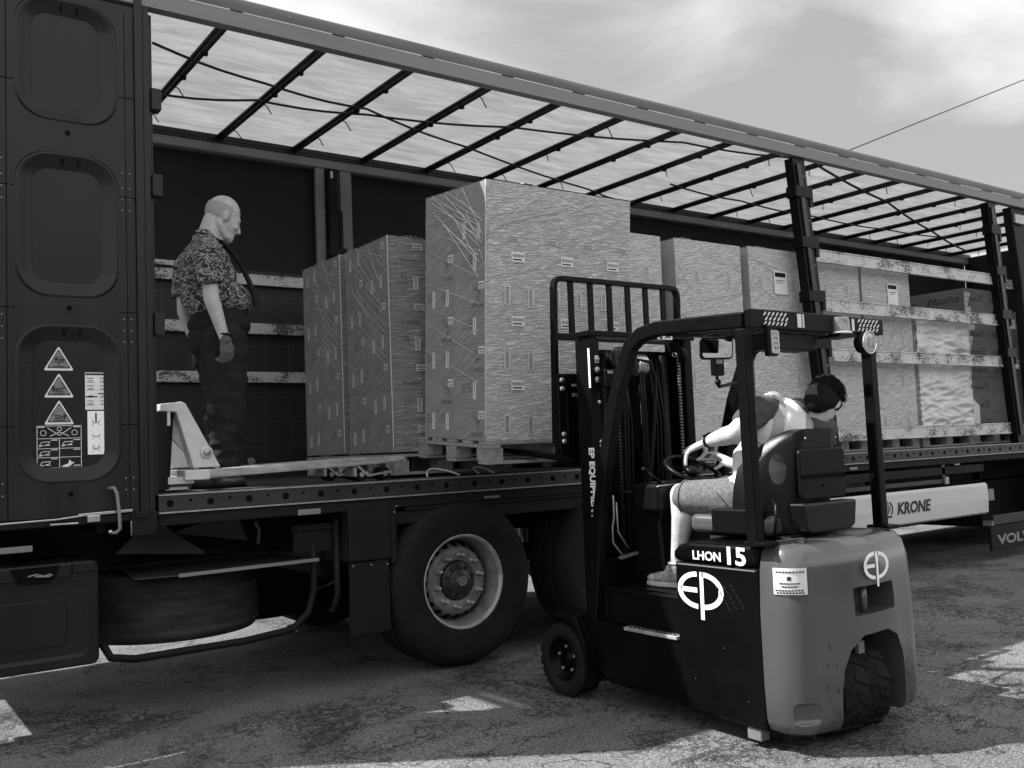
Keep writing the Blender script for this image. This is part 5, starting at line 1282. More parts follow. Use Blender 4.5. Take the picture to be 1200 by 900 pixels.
# EP EQUIPMENT reading downwards on the mast's outer face
b = text_mb('EP EQUIPMENT', .062, ((1.5035, -1.165, 1.37), (0, 0, -1), (0, -1, 0)), .0008, .0, .03, .94)
b.v = [Vector((1.5035 if v.x > 1.5035 else 1.5022, v.y, v.z)) for v in b.v]; b.build('lettering', 'whitevinyl', MT[0])
b = MB(); b.box(1.503, 1.5045, -1.205, -1.19, 1.70, 1.92); b.box(1.5435, 1.57, -1.2035, -1.2015, 1.84, 1.88); b.build('white_stripe', 'whitevinyl', MT[0])
b = MB()
for z in (1.86, 1.80, 1.745): b.lathe([(.018, 0), (.018, .006), (.001, .007)], (1.556, -1.2015, z), (0, -1, 0), 16)
b.build('mast_button', 'gal', MT[0])
b = MB()
for z, x in ((1.40, 1.56), (1.375, 1.56), (1.62, 1.56), (.86, 1.52), (.63, 1.50)): b.lathe([(.012, 0), (.012, .008), (.001, .01)], (x, -1.2015, z), (0, -1, 0), 8)
b.build('mast_bolt', 'bright', MT[0])
# lift cylinder, sheaves, chains and hoses
b = MB(); b.box(1.60, 2.25, -1.075, -1.065, .40, 1.93); b.build('mast_backplate', 'fkblack', F_)
for x in (1.66, 2.15):
    b = MB(); b.cyl((x, -1.12, .2), (x, -1.12, 1.90), .030, n=14); b.build('tilt_cylinder', 'plastic', F_)
for x in (2.0, 2.03, 2.06, 1.80):
    b = MB(); b.tube([(x, -1.15, 1.88), (x + .01, -1.19, 1.5), (x - .005, -1.19, 1.0), (x + .02, -1.17, .5)], .008, 6); b.build('hydraulic_hose', 'plastic', F_)
b = MB(); b.cyl((1.955, -1.13, .30), (1.955, -1.13, 1.35), .045, n=18); b.build('lift_cylinder', 'fkblack', F_)
b = MB(); b.cyl((1.955, -1.13, 1.352), (1.955, -1.13, 1.84), .026, n=16); b.build('piston_rod', 'chrome', F_)
for x, z in ((1.745, 1.875), (1.865, 1.835)):
    b = MB()
    for q in range(4): b.lathe([(.048, 0), (.064, .004), (.064, .012), (.050, .018), (.050, .022)], (x + q * .021, -1.165, z), (1, 0, 0), 28)
    s_ = b.build('hose_sheave', 'bright', F_)
for x in (1.70, 2.20):
    b = MB()
    for k in range(74): z = .55 + k * .0185; b.box(x - .009, x + .009, -1.208, -1.198, z, z + .010)
    b.build('lift_chain', 'perf' if x < 2 else 'rail', F_)
b = MB(); b.cyl((2.195, -1.19, 1.90), (2.235, -1.19, 1.90), .055, n=24); cs = b.build('chain_wheel', 'fkblack', F_)
b = MB(); b.lathe([(.014, 0), (.018, .004), (.018, .012), (.010, .014)], (2.19, -1.19, 1.90), (-1, 0, 0), 12, close=True); b.build('wheel_pin', 'bright', cs)
for k, (x, z1) in enumerate(((1.735, 1.86), (1.757, 1.86), (1.90, 1.83), (1.878, 1.83))):
    b = MB(); b.tube([(x, -1.205, z1), (x + .005, -1.21, z1 - .3), (x - .005, -1.212, 1.2), (x + .01, -1.205, .9), (x + .03, -1.19, .6), (x + .05, -1.15, .45)], .009, 8); b.build('hydraulic_hose', 'plastic', F_)
b = MB(); b.tube([(1.86, -1.215, 1.86), (1.93, -1.235, 1.85), (1.965, -1.24, 1.76), (1.94, -1.24, 1.5), (1.90, -1.235, 1.2), (1.88, -1.23, 1.14), (1.80, -1.23, 1.11), (1.70, -1.22, 1.11)], .010, 8); b.build('hydraulic_hose', 'plastic', F_)
b = MB(); b.tube([(1.62, -1.215, 1.10), (1.62, -1.215, .98), (1.60, -1.22, .92), (1.60, -1.22, .84), (1.66, -1.235, .76), (1.76, -1.24, .72)], .006, 6); b.tube([(1.64, -1.215, 1.06), (1.64, -1.22, .90), (1.70, -1.235, .80)], .006, 6); b.build('steel_pipe', 'gal', F_)
b = MB(); b.cyl((1.84, -1.22, 1.10), (1.90, -1.25, .74), .010, n=8); b.build('gas_strut', 'plastic', F_)
rr = random.Random(3); b = MB()
for k in range(16): b.ball((1.72 + rr.random() * .35, -1.24 - rr.random() * .02, .68 + rr.random() * .28), .005 + rr.random() * .006, 8)
b.build('hose_fitting', 'gal', F_)
b = MB(); b.box(1.52, 2.36, -1.255, -1.215, .62, .70); b.prism([(1.50, .44), (2.38, .44), (2.38, .70), (1.9, .78), (1.50, .76)], 'y', -1.26, -1.23); b.build('cowl', 'fkblack', F_, .01)
b = MB(); b.prism([(1.60, .755), (1.86, .79), (1.84, .80), (1.60, .768)], 'y', -1.29, -1.26); b.build('cowl_edge', 'gal', F_)
b = MB(); b.box(1.565, 1.66, -1.26, -1.20, 1.70, 1.80); sb_ = b.build('valve_box', 'plastic', F_, .008)
b = MB(); b.box(1.58, 1.62, -1.2635, -1.2605, 1.775, 1.79); b.build('valve_label', 'gal', sb_)

# carriage, load backrest, forks
tl = lambda p: p
b = MB()
br = [(1.474, 1.40), (1.474, 2.30), (1.482, 2.335), (1.505, 2.352), (1.55, 2.355), (2.40, 2.355), (2.445, 2.352), (2.468, 2.335), (2.476, 2.30), (2.476, 1.40)]
pts = [Vector((x, -.95 + (2.36 - z) * .04, z)) for x, z in br]
for p, q in zip(pts, pts[1:]): b.bar(p, q + (q - p).normalized() * .004, .030, .040, (0, 1, 0))
lb_ = b.build('load_backrest', 'fkframe', F_, .004)
b = MB(); b.box(1.49, 2.46, -.955, -.925, 1.995, 2.035); b.build('backrest_cross_bar', 'fkframe', lb_, .003)
for i in range(6):
    x = 1.60 + i * .150; b = MB(); b.box(x - .020, x + .020, -.955, -.94, 2.037, 2.34); b.build('backrest_bar', 'fkframe', lb_, .003)
b = MB()
for z0, z1 in ((1.70, 1.80), (1.33, 1.42)): b.box(1.47, 2.47, -.96, -.90, z0, z1)
for x0, x1 in ((1.455, 1.515), (1.625, 1.72), (2.19, 2.28), (2.42, 2.48)): b.box(x0, x1, -.975, -.93, 1.36, 1.79)
cg = b.build('fork_carriage', 'fkframe', F_, .006)
b = MB()
for z in (1.76, 1.71, 1.45, 1.41): b.lathe([(.015, 0), (.015, .01), (.001, .012)], (1.478, -.976, z), (0, -1, 0), 12)
b.build('carriage_bolt', 'bright', cg)
b = MB(); b.box(1.61, 1.68, -.979, -.9765, 1.775, 1.80); b.box(1.565, 1.60, -.965, -.962, 1.725, 1.74); b.build('carriage_label', 'tape', cg)
b = MB(); b.box(1.56, 1.665, -.985, -.97, 1.665, 1.685); b.build('carriage_lever', 'gal', cg)
for x in (1.60, 2.24):
    b = MB(); vs = []; pr_ = [(-.945, 1.80), (-.905, 1.80), (-.905, 1.345), (-.87, 1.332), (.22, 1.415), (.22, 1.408), (-.87, 1.292), (-.93, 1.30), (-.945, 1.32)]
    b.prism([(y, z) for y, z in pr_], 'x', x - .05, x + .05); b.build('fork', 'fkframe', F_, .004)
b = MB(); b.box(1.66, 1.72, -.97, -.955, 1.29, 1.33); b.box(1.70, 1.86, -.97, -.955, 1.30, 1.315); b.build('fork_clip', 'tape', cg)

# seat
se = bpy.data.objects.new('seat', None); COL.objects.link(se); se.parent = F_
b = MB()
def backf(u, v):            # rounded shell
    a = (u - .5) * 2; z = .93 + v * .49
    w = .29 * (1 - .10 * v ** 3) * (1 - .18 * (1 - v) ** 2); cx = 1.885 + .02 * v
    k = abs(a); x = cx + w * math.copysign(min(1, k * 1.02), a)
    y = -2.33 - .045 * v + .42 * max(0, k - .45) ** 1.3
    z = z - .42 * max(0, k - .35) ** 2 * v
    return Vector((x, y, z))
nu, nv = 28, 20
outer = [[backf(i / nu, j / nv) for i in range(nu + 1)] for j in range(nv + 1)]
vs = [p for r_ in outer for p in r_] + [p + Vector((0, .085, 0)) for r_ in outer for p in r_]; n = (nu + 1) * (nv + 1); fs = []
for j in range(nv):
    for i in range(nu):
        a = j * (nu + 1) + i; fs.append((a, a + 1, a + nu + 2, a + nu + 1)); fs.append((n + a, n + a + nu + 1, n + a + nu + 2, n + a + 1))
for j in range(nv): a = j * (nu + 1); fs.append((a, a + nu + 1, n + a + nu + 1, n + a)); a += nu; fs.append((a, n + a, n + a + nu + 1, a + nu + 1))
for i in range(nu): fs.append((i, n + i, n + i + 1, i + 1)); a = nv * (nu + 1) + i; fs.append((a, a + 1, n + a + 1, n + a))
b.add(vs, fs, True); sb = b.build('seat_back', 'seat', se)
hx = Vector((-.78, -.62, 0)).normalized(); hs = hx.cross(Vector((0, 0, 1))); hc = Vector((1.700, -2.29, 1.235)); b = MB()
e = [hs * (.040 * math.cos(2 * PI * k / 20)) + Vector((0, 0, .074 * math.sin(2 * PI * k / 20))) for k in range(20)]
b.add([hc + hx * t + q for t in (-.22, .2) for q in e], [tuple(range(20)), tuple(range(39, 19, -1))] + [(i, (i + 1) % 20, 20 + (i + 1) % 20, 20 + i) for i in range(20)])
cx_ = b.build('cutter', None)
boolean_cut(sb, [cx_]); sb.data.polygons.foreach_set('use_smooth', [True] * len(sb.data.polygons))
try: sb.data.set_sharp_from_angle(angle=R(50))
except Exception: pass
md = sb.modifiers.new('bevel', 'BEVEL'); md.width = .012; md.segments = 3; md.limit_method = 'ANGLE'; md.angle_limit = R(60)
b = MB(); b.prism(rrect(1.745, 2.09, 1.09, 1.325, .025, 4), 'y', -2.384, -2.365); pn = b.build('back_panel', 'plastic', sb, .005)
b = MB(); b.box(1.755, 2.08, -2.3885, -2.3845, 1.185, 1.205); b.ball((1.91, -2.386, 1.15), .006, 8); b.build('panel_groove', 'hole', pn)
b = MB(); b.prism([(1.70, 1.075), (2.11, 1.075), (2.09, .955), (2.05, .935), (1.76, .935), (1.72, .955)], 'y', -2.425, -2.34); b.build('document_pocket', 'seat', sb, .012, 3)
b = MB()
for x in (1.80, 2.03): b.ball((x, -2.382, 1.375), (.007, .004, .007), 8)
b.build('back_screw', 'gal', sb)
b = MB(); b.prism(rrect(1.62, 2.14, -2.28, -1.76, .07, 5), 'z', .925, 1.015); b.build('seat_cushion', 'seatlight', se, .03, 4)
b = MB(); b.box(1.60, 1.66, -2.25, -1.95, .93, 1.05); b.box(2.11, 2.17, -2.25, -1.95, .93, 1.05); b.box(1.68, 2.08, -2.36, -1.85, .908, .925); b.build('seat_frame', 'plastic', se, .012)
b = MB(); b.tube([(1.60, -2.33, .92), (1.58, -2.36, 1.0), (1.60, -2.35, 1.07), (1.64, -2.30, 1.10)], .008, 8); b.build('seat_belt', 'plastic', se)
# controls
b = MB(); b.prism([(-1.24, .62), (-1.50, .62), (-1.47, .95), (-1.56, 1.13), (-1.50, 1.18), (-1.30, 1.16), (-1.24, 1.0)], 'x', 1.72, 2.16); co_ = b.build('console', 'plastic', F_, .02, 3)
b = MB(); b.prism(rrect(1.60, 1.76, -1.58, -1.38, .03, 4), 'z', 1.02, 1.165); ct = b.build('control_box', 'plastic', F_, .02, 3)
b = MB(); b.tube([(1.61, -1.57, 1.15), (1.62, -1.585, 1.155), (1.74, -1.585, 1.16)], .004, 6); b.build('box_edge', 'gal', ct)
b = MB(); b.cyl((1.95, -1.42, 1.10), (1.93, -1.525, 1.215), .025, n=14); b.build('steering_column', 'plastic', F_)
Mw = Matrix.Translation((1.93, -1.53, 1.225)) @ Matrix.Rotation(R(28), 4, 'X')
b = MB(); b.tube([Mw @ Vector((.155 * math.cos(2 * PI * k / 32), .155 * math.sin(2 * PI * k / 32), 0)) for k in range(32)], .013, 10, True)
for k in range(3): a = 2 * PI * k / 3 + .5; b.bar(Mw @ Vector((0, 0, -.01)), Mw @ Vector((.15 * math.cos(a), .15 * math.sin(a), 0)), .028, .008)
b.lathe([(.04, -.02), (.045, .0), (.03, .012), (.001, .014)], Mw @ Vector((0, 0, 0)), Mw.to_3x3() @ Vector((0, 0, 1)), 20); b.build('steering_wheel', 'plastic', F_)
b = MB(); b.cyl((1.72, -1.50, 1.16), (1.66, -1.44, 1.235), .010, .007, n=10); b.ball((1.655, -1.435, 1.24), .014, 10); b.build('direction_lever', 'plastic', F_)
for k in range(3):
    x = 2.22 + k * .05; b = MB(); b.cyl((x, -1.62 - k * .03, 1.15), (x, -1.66 - k * .03, 1.29), .007, n=8); b.ball((x, -1.665 - k * .03, 1.30), .020, 12); b.build('hydraulic_lever', 'plastic', F_)
b = MB(); b.box(2.16, 2.40, -2.0, -1.48, .90, 1.16); b.build('arm_console', 'plastic', F_, .02)

# ================================================================== people
def chain(mb, pts, rad, **kw):
    for (p, q, a, c) in zip(pts, pts[1:], rad, rad[1:]): mb.cap(p, a, q, c, **kw)
def finger(mb, pts, r0=.0088, r1=.0068):
    n = len(pts) - 1; chain(mb, pts, [r0 + (r1 - r0) * k / n for k in range(n + 1)], n=10)

# ---- man standing in the trailer
P1 = thing('person', 'bald man in a camouflage T-shirt and black work trousers standing inside the trailer, looking down', 'person', (.02, .58, ZD))
HT = Matrix.Translation((.012, .6, 2.826)) @ Matrix.Rotation(R(17), 4, 'Y') @ Matrix.Translation((-.012, -.6, -2.832))
b = MB()
b.ball((.052, .6, 2.952), (.108, .080, .112), 22)                       # cranium
b.ball((.098, .6, 2.905), (.074, .066, .095), 20)                       # face
b.cap((.10, .6, 2.85), .056, (.118, .6, 2.812), .040, 14)               # jaw
b.ball((.128, .6, 2.795), (.030, .030, .022), 12)                       # chin
for s_ in (-1, 1):
    b.cap((.03, .6 + s_ * .055, 2.86), .026, (.10, .6 + s_ * .036, 2.80), .020, 10)
    b.ball((.135, .6 + s_ * .040, 2.878), (.024, .022, .020), 10)        # cheek
    b.ball((.052, .6 + s_ * .080, 2.912), (.020, .012, .034), 12)        # ear
    b.ball((.046, .6 + s_ * .086, 2.922), (.014, .008, .022), 10)
b.cap((.152, .567, 2.936), .013, (.152, .633, 2.936), .013, 10)          # brow ridge
b.cap((.158, .6, 2.925), .010, (.179, .6, 2.868), .0145, 10); b.ball((.168, .6, 2.862), (.014, .019, .010), 10)
b.cap((.152, .588, 2.838), .008, (.152, .612, 2.838), .008, 8); b.cap((.148, .588, 2.822), .009, (.148, .612, 2.822), .009, 8)
b.v = [HT @ v for v in b.v]
b.cap((.022, .6, 2.88), .060, (-.030, .6, 2.70), .076, 16)               # neck
b.cap((.055, .6, 2.80), .035, (.02, .6, 2.70), .05, 12)
b.ball((-.02, .6, 2.57), (.135, .17, .16), 20); b.ball((.02, .6, 2.38), (.17, .17, .17), 20); b.ball((.04, .6, 2.18), (.13, .15, .13), 18)
for s_ in (-1, 1):
    y = .6 + s_ * .20
    chain(b, [(-.07, .6 + s_ * .15, 2.64), (-.095, y + s_ * .03, 2.59)], [.06, .058])
    chain(b, [(-.095, .6 + s_ * .235, 2.58), (-.085, .6 + s_ * .262, 2.33), (-.07, .6 + s_ * .262, 2.29), (-.012, .6 + s_ * .262, 2.10)], [.052, .046, .045, .030])
    chain(b, [(.04, .6 + s_ * .09, 2.12), (.05, .6 + s_ * .10, 1.80), (.04, .6 + s_ * .11, 1.34)], [.095, .065, .045])
body = organic(b, 'body', 'skin2', P1, .0075, 3)
b = MB()
for s_ in (-1, 1): b.ball((.150, .6 + s_ * .031, 2.918), (.010, .013, .007), 10)
b.v = [HT @ v for v in b.v]; b.build('eye', 'hole', body)
b = MB()
for s_ in (-1, 1): b.cap((.166, .6 + s_ * .014, 2.941), .0045, (.158, .6 + s_ * .046, 2.943), .004, 8)
b.v = [HT @ v for v in b.v]; b.build('eyebrow', 'hairdark', body)
b = MB(); b.cap((.158, .588, 2.830), .0025, (.158, .612, 2.830), .0025, 6); b.v = [HT @ v for v in b.v]; b.build('mouth_line', 'hairdark', body)
# close-cropped hair around the back of the head
b = MB()
def crop(u, v):
    a = R(70 + 220 * u); el = R(-28 + 52 * v * (1 - .25 * abs(u - .5))); return Vector((.050 + .1105 * math.cos(a) * math.cos(el), .6 + .0825 * math.sin(a) * math.cos(el), 2.952 + .1135 * math.sin(el)))
b.grid(crop, 24, 10); b.v = [HT @ v for v in b.v]; b.build('cropped_hair', 'stubble', body)
# shirt
b = MB()
b.ball((-.035, .60, 2.60), (.145, .205, .115), 22); b.ball((-.018, .60, 2.50), (.168, .195, .17), 22); b.ball((.032, .60, 2.38), (.214, .19, .13), 22)
b.ball((.055, .60, 2.335), (.195, .19, .07), 20); b.cap((-.03, .6, 2.64), .11, (-.030, .6, 2.74), .080, 16)
for s_ in (-1, 1):
    b.cap((-.04, .6 + s_ * .08, 2.70), .065, (-.06, .6 + s_ * .14, 2.665), .072, 14); b.cap((-.06, .6 + s_ * .13, 2.665), .072, (-.085, .6 + s_ * .205, 2.60), .082, 16)
    b.cap((-.085, .6 + s_ * .205, 2.60), .082, (-.093, .6 + s_ * .255, 2.475), .072, 16)
shirt = organic(b, 'camouflage_shirt', 'camo', body, .008, 2, disp=.006, dsize=.06)
# the sleeve ends and neckline trimmed with a dark hem
for s_ in (-1, 1):
    b = MB(); b.tube([(-.093 + .074 * math.cos(2 * PI * k / 20), .6 + s_ * .26 + .064 * math.sin(2 * PI * k / 20), 2.432 + .01 * math.cos(2 * PI * k / 20)) for k in range(20)], .0055, 6, True); b.build('sleeve_hem', 'tee', shirt)
    b = MB(); b.lathe([(.070, 0), (.072, .02), (.071, .045)], (-.093, .6 + s_ * .258, 2.432), (0, 0, 1), 24, caps=False); b.build('sleeve', 'camo', shirt)
b = MB(); b.tube([(-.018 + .082 * math.cos(2 * PI * k / 24) , .6 + .078 * math.sin(2 * PI * k / 24), 2.752 - .028 * math.cos(2 * PI * k / 24)) for k in range(24)], .007, 6, True); b.build('collar', 'trousers', shirt)
# braces
for s_ in (-1, 1):
    b = MB(); ps = [(-.05, .12, 2.742), (.02, .125, 2.722), (.088, .125, 2.655), (.145, .13, 2.57), (.187, .135, 2.48), (.215, .14, 2.40), (.225, .14, 2.33)]
    ps = [Vector((x + .006, .6 + s_ * y, z)) for x, y, z in ps]
    vs = []
    for p in ps: vs += [p + Vector((.012, s_ * .017, -.002)), p + Vector((.014, -s_ * .017, .002)), p + Vector((-.012, -s_ * .017, 0)), p + Vector((-.012, s_ * .017, 0))]
    fs = []
    for k in range(len(ps) - 1):
        for i in range(4): j = (i + 1) % 4; fs.append((4 * k + i, 4 * k + j, 4 * k + 4 + j, 4 * k + 4 + i))
    b.add(vs, fs, True); b.build('brace', 'trousers', shirt)
# trousers
b = MB()
b.ball((.045, .6, 2.22), (.180, .185, .12), 22); b.ball((.035, .6, 2.12), (.180, .185, .13), 20)
b.cap((.05, .6, 2.24), .16, (.052, .6, 2.295), .165, 20, flat=1)
for s_, dx in ((-1, -.01), (1, .03)):
    y = .6 + s_ * .095
    chain(b, [(.045 + dx, y, 2.10), (.055 + dx, y + s_ * .005, 1.84), (.06 + dx, y + s_ * .01, 1.62), (.04 + dx * 1.2, y + s_ * .01, 1.36)], [.132, .120, .100, .084], n=18)
    b.ball((.03 + dx, y, 1.345), (.082, .075, .05), 14); b.ball((.075 + dx, y, 1.50), (.075, .075, .05), 14)
tr = organic(b, 'work_trousers', 'trousers', body, .010, 2, disp=.018, dsize=.09)
b = MB(); b.box(-.02, .08, .398, .412, 1.93, 2.07); b.box(-.025, .085, .394, .402, 2.05, 2.085); b.build('thigh_pocket', 'trousers', tr, .006)
for s_, dx in ((-1, -.035), (1, .03)):
    b = MB(); y = .6 + s_ * .115
    b.ball((-.075 + dx, y, 1.268), (.075, .045, .055), 16); b.ball((.075 + dx, y, 1.252), (.115, .050, .036), 18); b.ball((.01 + dx, y, 1.285), (.085, .045, .05), 16); b.cap((-.03 + dx, y, 1.30), .05, (.0 + dx, y, 1.36), .048, 12)
    sh = organic(b, 'boot', 'boot', body, .007, 3)
    b = MB(); b.prism([(-.15 + dx, y - .032), (-.12 + dx, y - .044), (.0 + dx, y - .040), (.10 + dx, y - .050), (.17 + dx, y - .040), (.195 + dx, y), (.17 + dx, y + .040), (.10 + dx, y + .05), (.0 + dx, y + .04), (-.12 + dx, y + .044), (-.15 + dx, y + .032)], 'z', ZD + .001, 1.238); b.build('sole', 'plastic', sh, .004)
# gloved hands, relaxed
def glove(y, s_):
    g = MB(); w = Vector((-.010, y, 2.105))
    g.cap(w + Vector((-.002, 0, .012)), .034, w + Vector((.004, 0, -.012)), .034, 14)
    g.cap(w + Vector((.004, 0, -.015)), .034, w + Vector((.012, 0, -.070)), .040, 14, flat=.62, fdir=(0, 1, 0))
    for k, (dx, L) in enumerate(((.036, .062), (.014, .068), (-.008, .062), (-.028, .050))):
        p0 = w + Vector((.006 + dx * .9, 0, -.078)); p1 = p0 + Vector((.004, s_ * .006, -L * .5)); p2 = p1 + Vector((-.010, s_ * .018, -L * .35)); p3 = p2 + Vector((-.014, s_ * .016, -L * .10))
        finger(g, [p0 + Vector((-.002, 0, .02)), p0, p1, p2, p3], .0125, .0095)
    finger(g, [w + Vector((.028, s_ * .004, -.030)), w + Vector((.050, s_ * .010, -.058)), w + Vector((.050, s_ * .016, -.085)), w + Vector((.042, s_ * .020, -.105))], .014, .010)
    o = organic(g, 'work_glove', 'glove', body, .0042, 2, disp=.0012, dsize=.02)
    g = MB(); g.tube([w + Vector((.036 * math.cos(2 * PI * k / 18), .036 * math.sin(2 * PI * k / 18), .018 - .006 * math.cos(2 * PI * k / 18))) for k in range(18)], .006, 6, True); g.build('glove_cuff', 'hole', o)
glove(.338, 1); glove(.862, -1)

# ---- forklift driver
P2 = thing('person', 'dark-haired driver in a white reflective vest and denim shorts, twisted round on the forklift seat', 'person', (1.87, -2.0, .62))
PEL = Vector((1.87, -2.03, 1.08)); CH = Vector((1.945, -2.115, 1.41)); NK = Vector((2.02, -2.17, 1.50))
LS = Vector((1.80, -2.12, 1.525)); RS = Vector((2.13, -2.235, 1.42)); HD = Vector((2.135, -2.255, 1.555))
LE = Vector((1.605, -2.125, 1.412)); LW = Vector((1.685, -1.872, 1.376)); RE = Vector((2.03, -2.03, 1.14)); RW = Vector((1.845, -1.925, 1.252))
b = MB()
SD = (RS - LS).normalized(); BD = (CH - PEL).normalized(); FD = BD.cross(SD).normalized()
def tor(c, rs, rf, rb): return (c, (1, 1, 1), Matrix((SD * rs, FD * rf, BD * rb)).transposed().to_4x4())
def tball(mb, c, rs, rf, rb, seg=20): mb.ball(c, (1, 1, 1), seg, tor(c, rs * 1.1, rf * 1.12, rb * 1.04)[2])
tball(b, CH, .16, .095, .15); tball(b, (PEL + CH) / 2, .145, .10, .16); tball(b, PEL, .155, .115, .12)
b.cap(NK - BD * .03, .062, HD + Vector((-.012, .0, -.055)), .046, 14)
chain(b, [LS, LE, LE + (LW - LE) * .3, LW], [.054, .047, .046, .028], n=16)
chain(b, [RS, RE, RE + (RW - RE) * .3, RW], [.052, .043, .042, .027], n=16)
b.ball(LE.lerp(LW, .25), (.050, .050, .047), 14); b.ball(LS.lerp(LE, .55), (.056, .056, .056), 14)
b.cap(CH + BD * .06, .07, LS, .058); b.cap(CH + BD * .03, .07, RS, .055)
# head looking right and down
FDIR = Vector((.60, .30, -.76)).normalized(); HS = Vector((-.05, 1, .02)); HS = (HS - FDIR * HS.dot(FDIR)).normalized(); HU = HS.cross(FDIR).normalized()
if HU.z < 0: HU = -HU
Mh = Matrix((FDIR, HS, HU)).transposed().to_4x4()
def hp(f, s_, u): return HD + FDIR * f + HS * s_ + HU * u
def hb(mb, f, s_, u, rf, rs, ru, seg=16): mb.ball(hp(f, s_, u), (rf, rs, ru), seg, Mh)
hb(b, -.01, 0, .02, .098, .077, .092, 22); hb(b, .035, 0, -.025, .066, .062, .085, 18); b.cap(hp(.03, 0, -.07), .048, hp(.055, 0, -.10), .034, 12)
b.cap(hp(.09, 0, -.0), .009, hp(.112, 0, -.045), .014, 10); b.cap(hp(.085, -.03, .012), .011, hp(.085, .03, .012), .011, 8)
b.cap(hp(.090, -.012, -.068), .008, hp(.090, .012, -.068), .008, 8); b.cap(hp(.087, -.012, -.082), .008, hp(.087, .012, -.082), .008, 8)
for s_ in (-1, 1): hb(b, -.008, s_ * .080, -.012, .018, .010, .032, 12); b.cap(hp(-.01, s_ * .05, -.05), .024, hp(.05, s_ * .03, -.09), .018, 10)
# hands
def hand(mb, wrist, knuckles, tips, bend, palm_r=.019, thumb=None):
    kc = sum(knuckles, Vector()) / 4
    for k in knuckles: mb.cap(wrist + (k - wrist) * .12, .0185, k, .0125, 12)
    for k, t, bd in zip(knuckles, tips, bend):
        m1 = k.lerp(t, .42) + bd; m2 = k.lerp(t, .74) + bd * .8; finger(mb, [k, m1, m2, t], .0098, .0072)
    if thumb: finger(mb, thumb, .0135, .0085)
lk = [Vector(p) for p in ((1.735, -1.762, 1.362), (1.714, -1.757, 1.358), (1.692, -1.760, 1.350), (1.672, -1.772, 1.338))]
lt = [Vector(p) for p in ((1.735, -1.655, 1.322), (1.712, -1.690, 1.275), (1.690, -1.708, 1.262), (1.668, -1.738, 1.262))]
hand(b, LW, lk, lt, [Vector((0, .006, .010)), Vector((0, .016, .012)), Vector((0, .016, .012)), Vector((0, .012, .010))], thumb=[LW + Vector((.020, .03, -.012)), Vector((1.735, -1.812, 1.322)), Vector((1.742, -1.778, 1.298)), Vector((1.738, -1.752, 1.286))])
rk = [Vector(p) for p in ((1.815, -1.815, 1.312), (1.838, -1.812, 1.305), (1.858, -1.820, 1.296), (1.874, -1.834, 1.285))]
rtp = [Vector(p) for p in ((1.800, -1.738, 1.310), (1.830, -1.745, 1.275), (1.853, -1.765, 1.262), (1.870, -1.785, 1.255))]
hand(b, RW, rk, rtp, [Vector((0, .0, .007)), Vector((0, .014, .010)), Vector((0, .014, .010)), Vector((0, .012, .010))], thumb=[RW + Vector((-.012, .03, -.004)), Vector((1.805, -1.858, 1.262)), Vector((1.797, -1.838, 1.244)), Vector((1.796, -1.815, 1.236))])
# legs
HL, KL, AL = Vector((1.785, -2.04, 1.09)), Vector((1.70, -1.665, 1.105)), Vector((1.705, -1.60, .735))
HR, KR, AR = Vector((1.97, -2.04, 1.09)), Vector((2.03, -1.66, 1.11)), Vector((2.03, -1.56, .735))
for h, k, a in ((HL, KL, AL), (HR, KR, AR)):
    chain(b, [h, k, k + (a - k) * .30 + Vector((0, -.018, 0)), k + (a - k) * .62 + Vector((0, -.006, 0)), a], [.088, .063, .061, .046, .036], n=18)
    b.ball(k + Vector((0, .012, .010)), (.050, .050, .052), 14)
    b.cap(a, .037, a + Vector((0, .01, -.06)), .034, 12)
body2 = organic(b, 'body', 'skin', P2, .0062, 3)
# hair: a cap with short rough tufts
b = MB(); hb(b, -.018, 0, .026, .102, .082, .088, 22); hb(b, .055, 0, .075, .045, .055, .032, 14); hb(b, -.052, 0, -.020, .068, .079, .080, 18)
rr = random.Random(12)
for k in range(230):
    th = rr.random() * 2 * PI; ph = rr.random() * 1.45; f, s_, u = math.cos(th) * math.sin(ph), math.sin(th) * math.sin(ph), math.cos(ph)
    if f > .7 and u < .45: continue
    p = hp(-.022 + .097 * f, .080 * s_, .034 + .085 * u); d = (FDIR * (f + .7) + HS * s_ * .7 + HU * u * .5 + Vector((0, 0, -.2))).normalized()
    b.cap(p - d * .008, .0065, p + d * (.012 + .014 * rr.random()), .002, 6)
hb(b, -.050, 0, -.035, .066, .076, .088, 18)
for s_ in (-1, 1): hb(b, -.030, s_ * .050, -.015, .050, .036, .060, 14); hb(b, .022, s_ * .062, .010, .022, .018, .034, 12)
hair = organic(b, 'hair', 'hairdark', body2, .0042, 1)
b = MB(); rr = random.Random(5)          # short loose strands standing off the cap of hair
for k in range(1500):
    th = rr.random() * 2 * PI; ph = math.acos(1 - rr.random() * 1.55); f, s_, u = math.cos(th) * math.sin(ph), math.sin(th) * math.sin(ph), math.cos(ph)
    if f > .35 and u < .35: continue
    c0 = hp(-.026 + .103 * f, .085 * s_, .028 + .093 * u); nn = (FDIR * f + HS * s_ + HU * u).normalized(); fl = (FDIR * .8 + HS * s_ * .4 + HU * .15 + Vector((rr.uniform(-.3, .3), rr.uniform(-.3, .3), rr.uniform(-.3, .1)))).normalized(); L = .014 + .014 * rr.random()
    b.tube([c0 - nn * .004, c0 + nn * .004 + fl * L * .5, c0 + nn * .005 + fl * L], [.0012, .001, .0003], 3)
b.build('hair_strands', 'hairdark', hair)
b = MB()
for s_ in (-1, 1): hb(b, .085, s_ * .03, -.006, .010, .013, .007, 10)
b.build('eye', 'hole', body2)
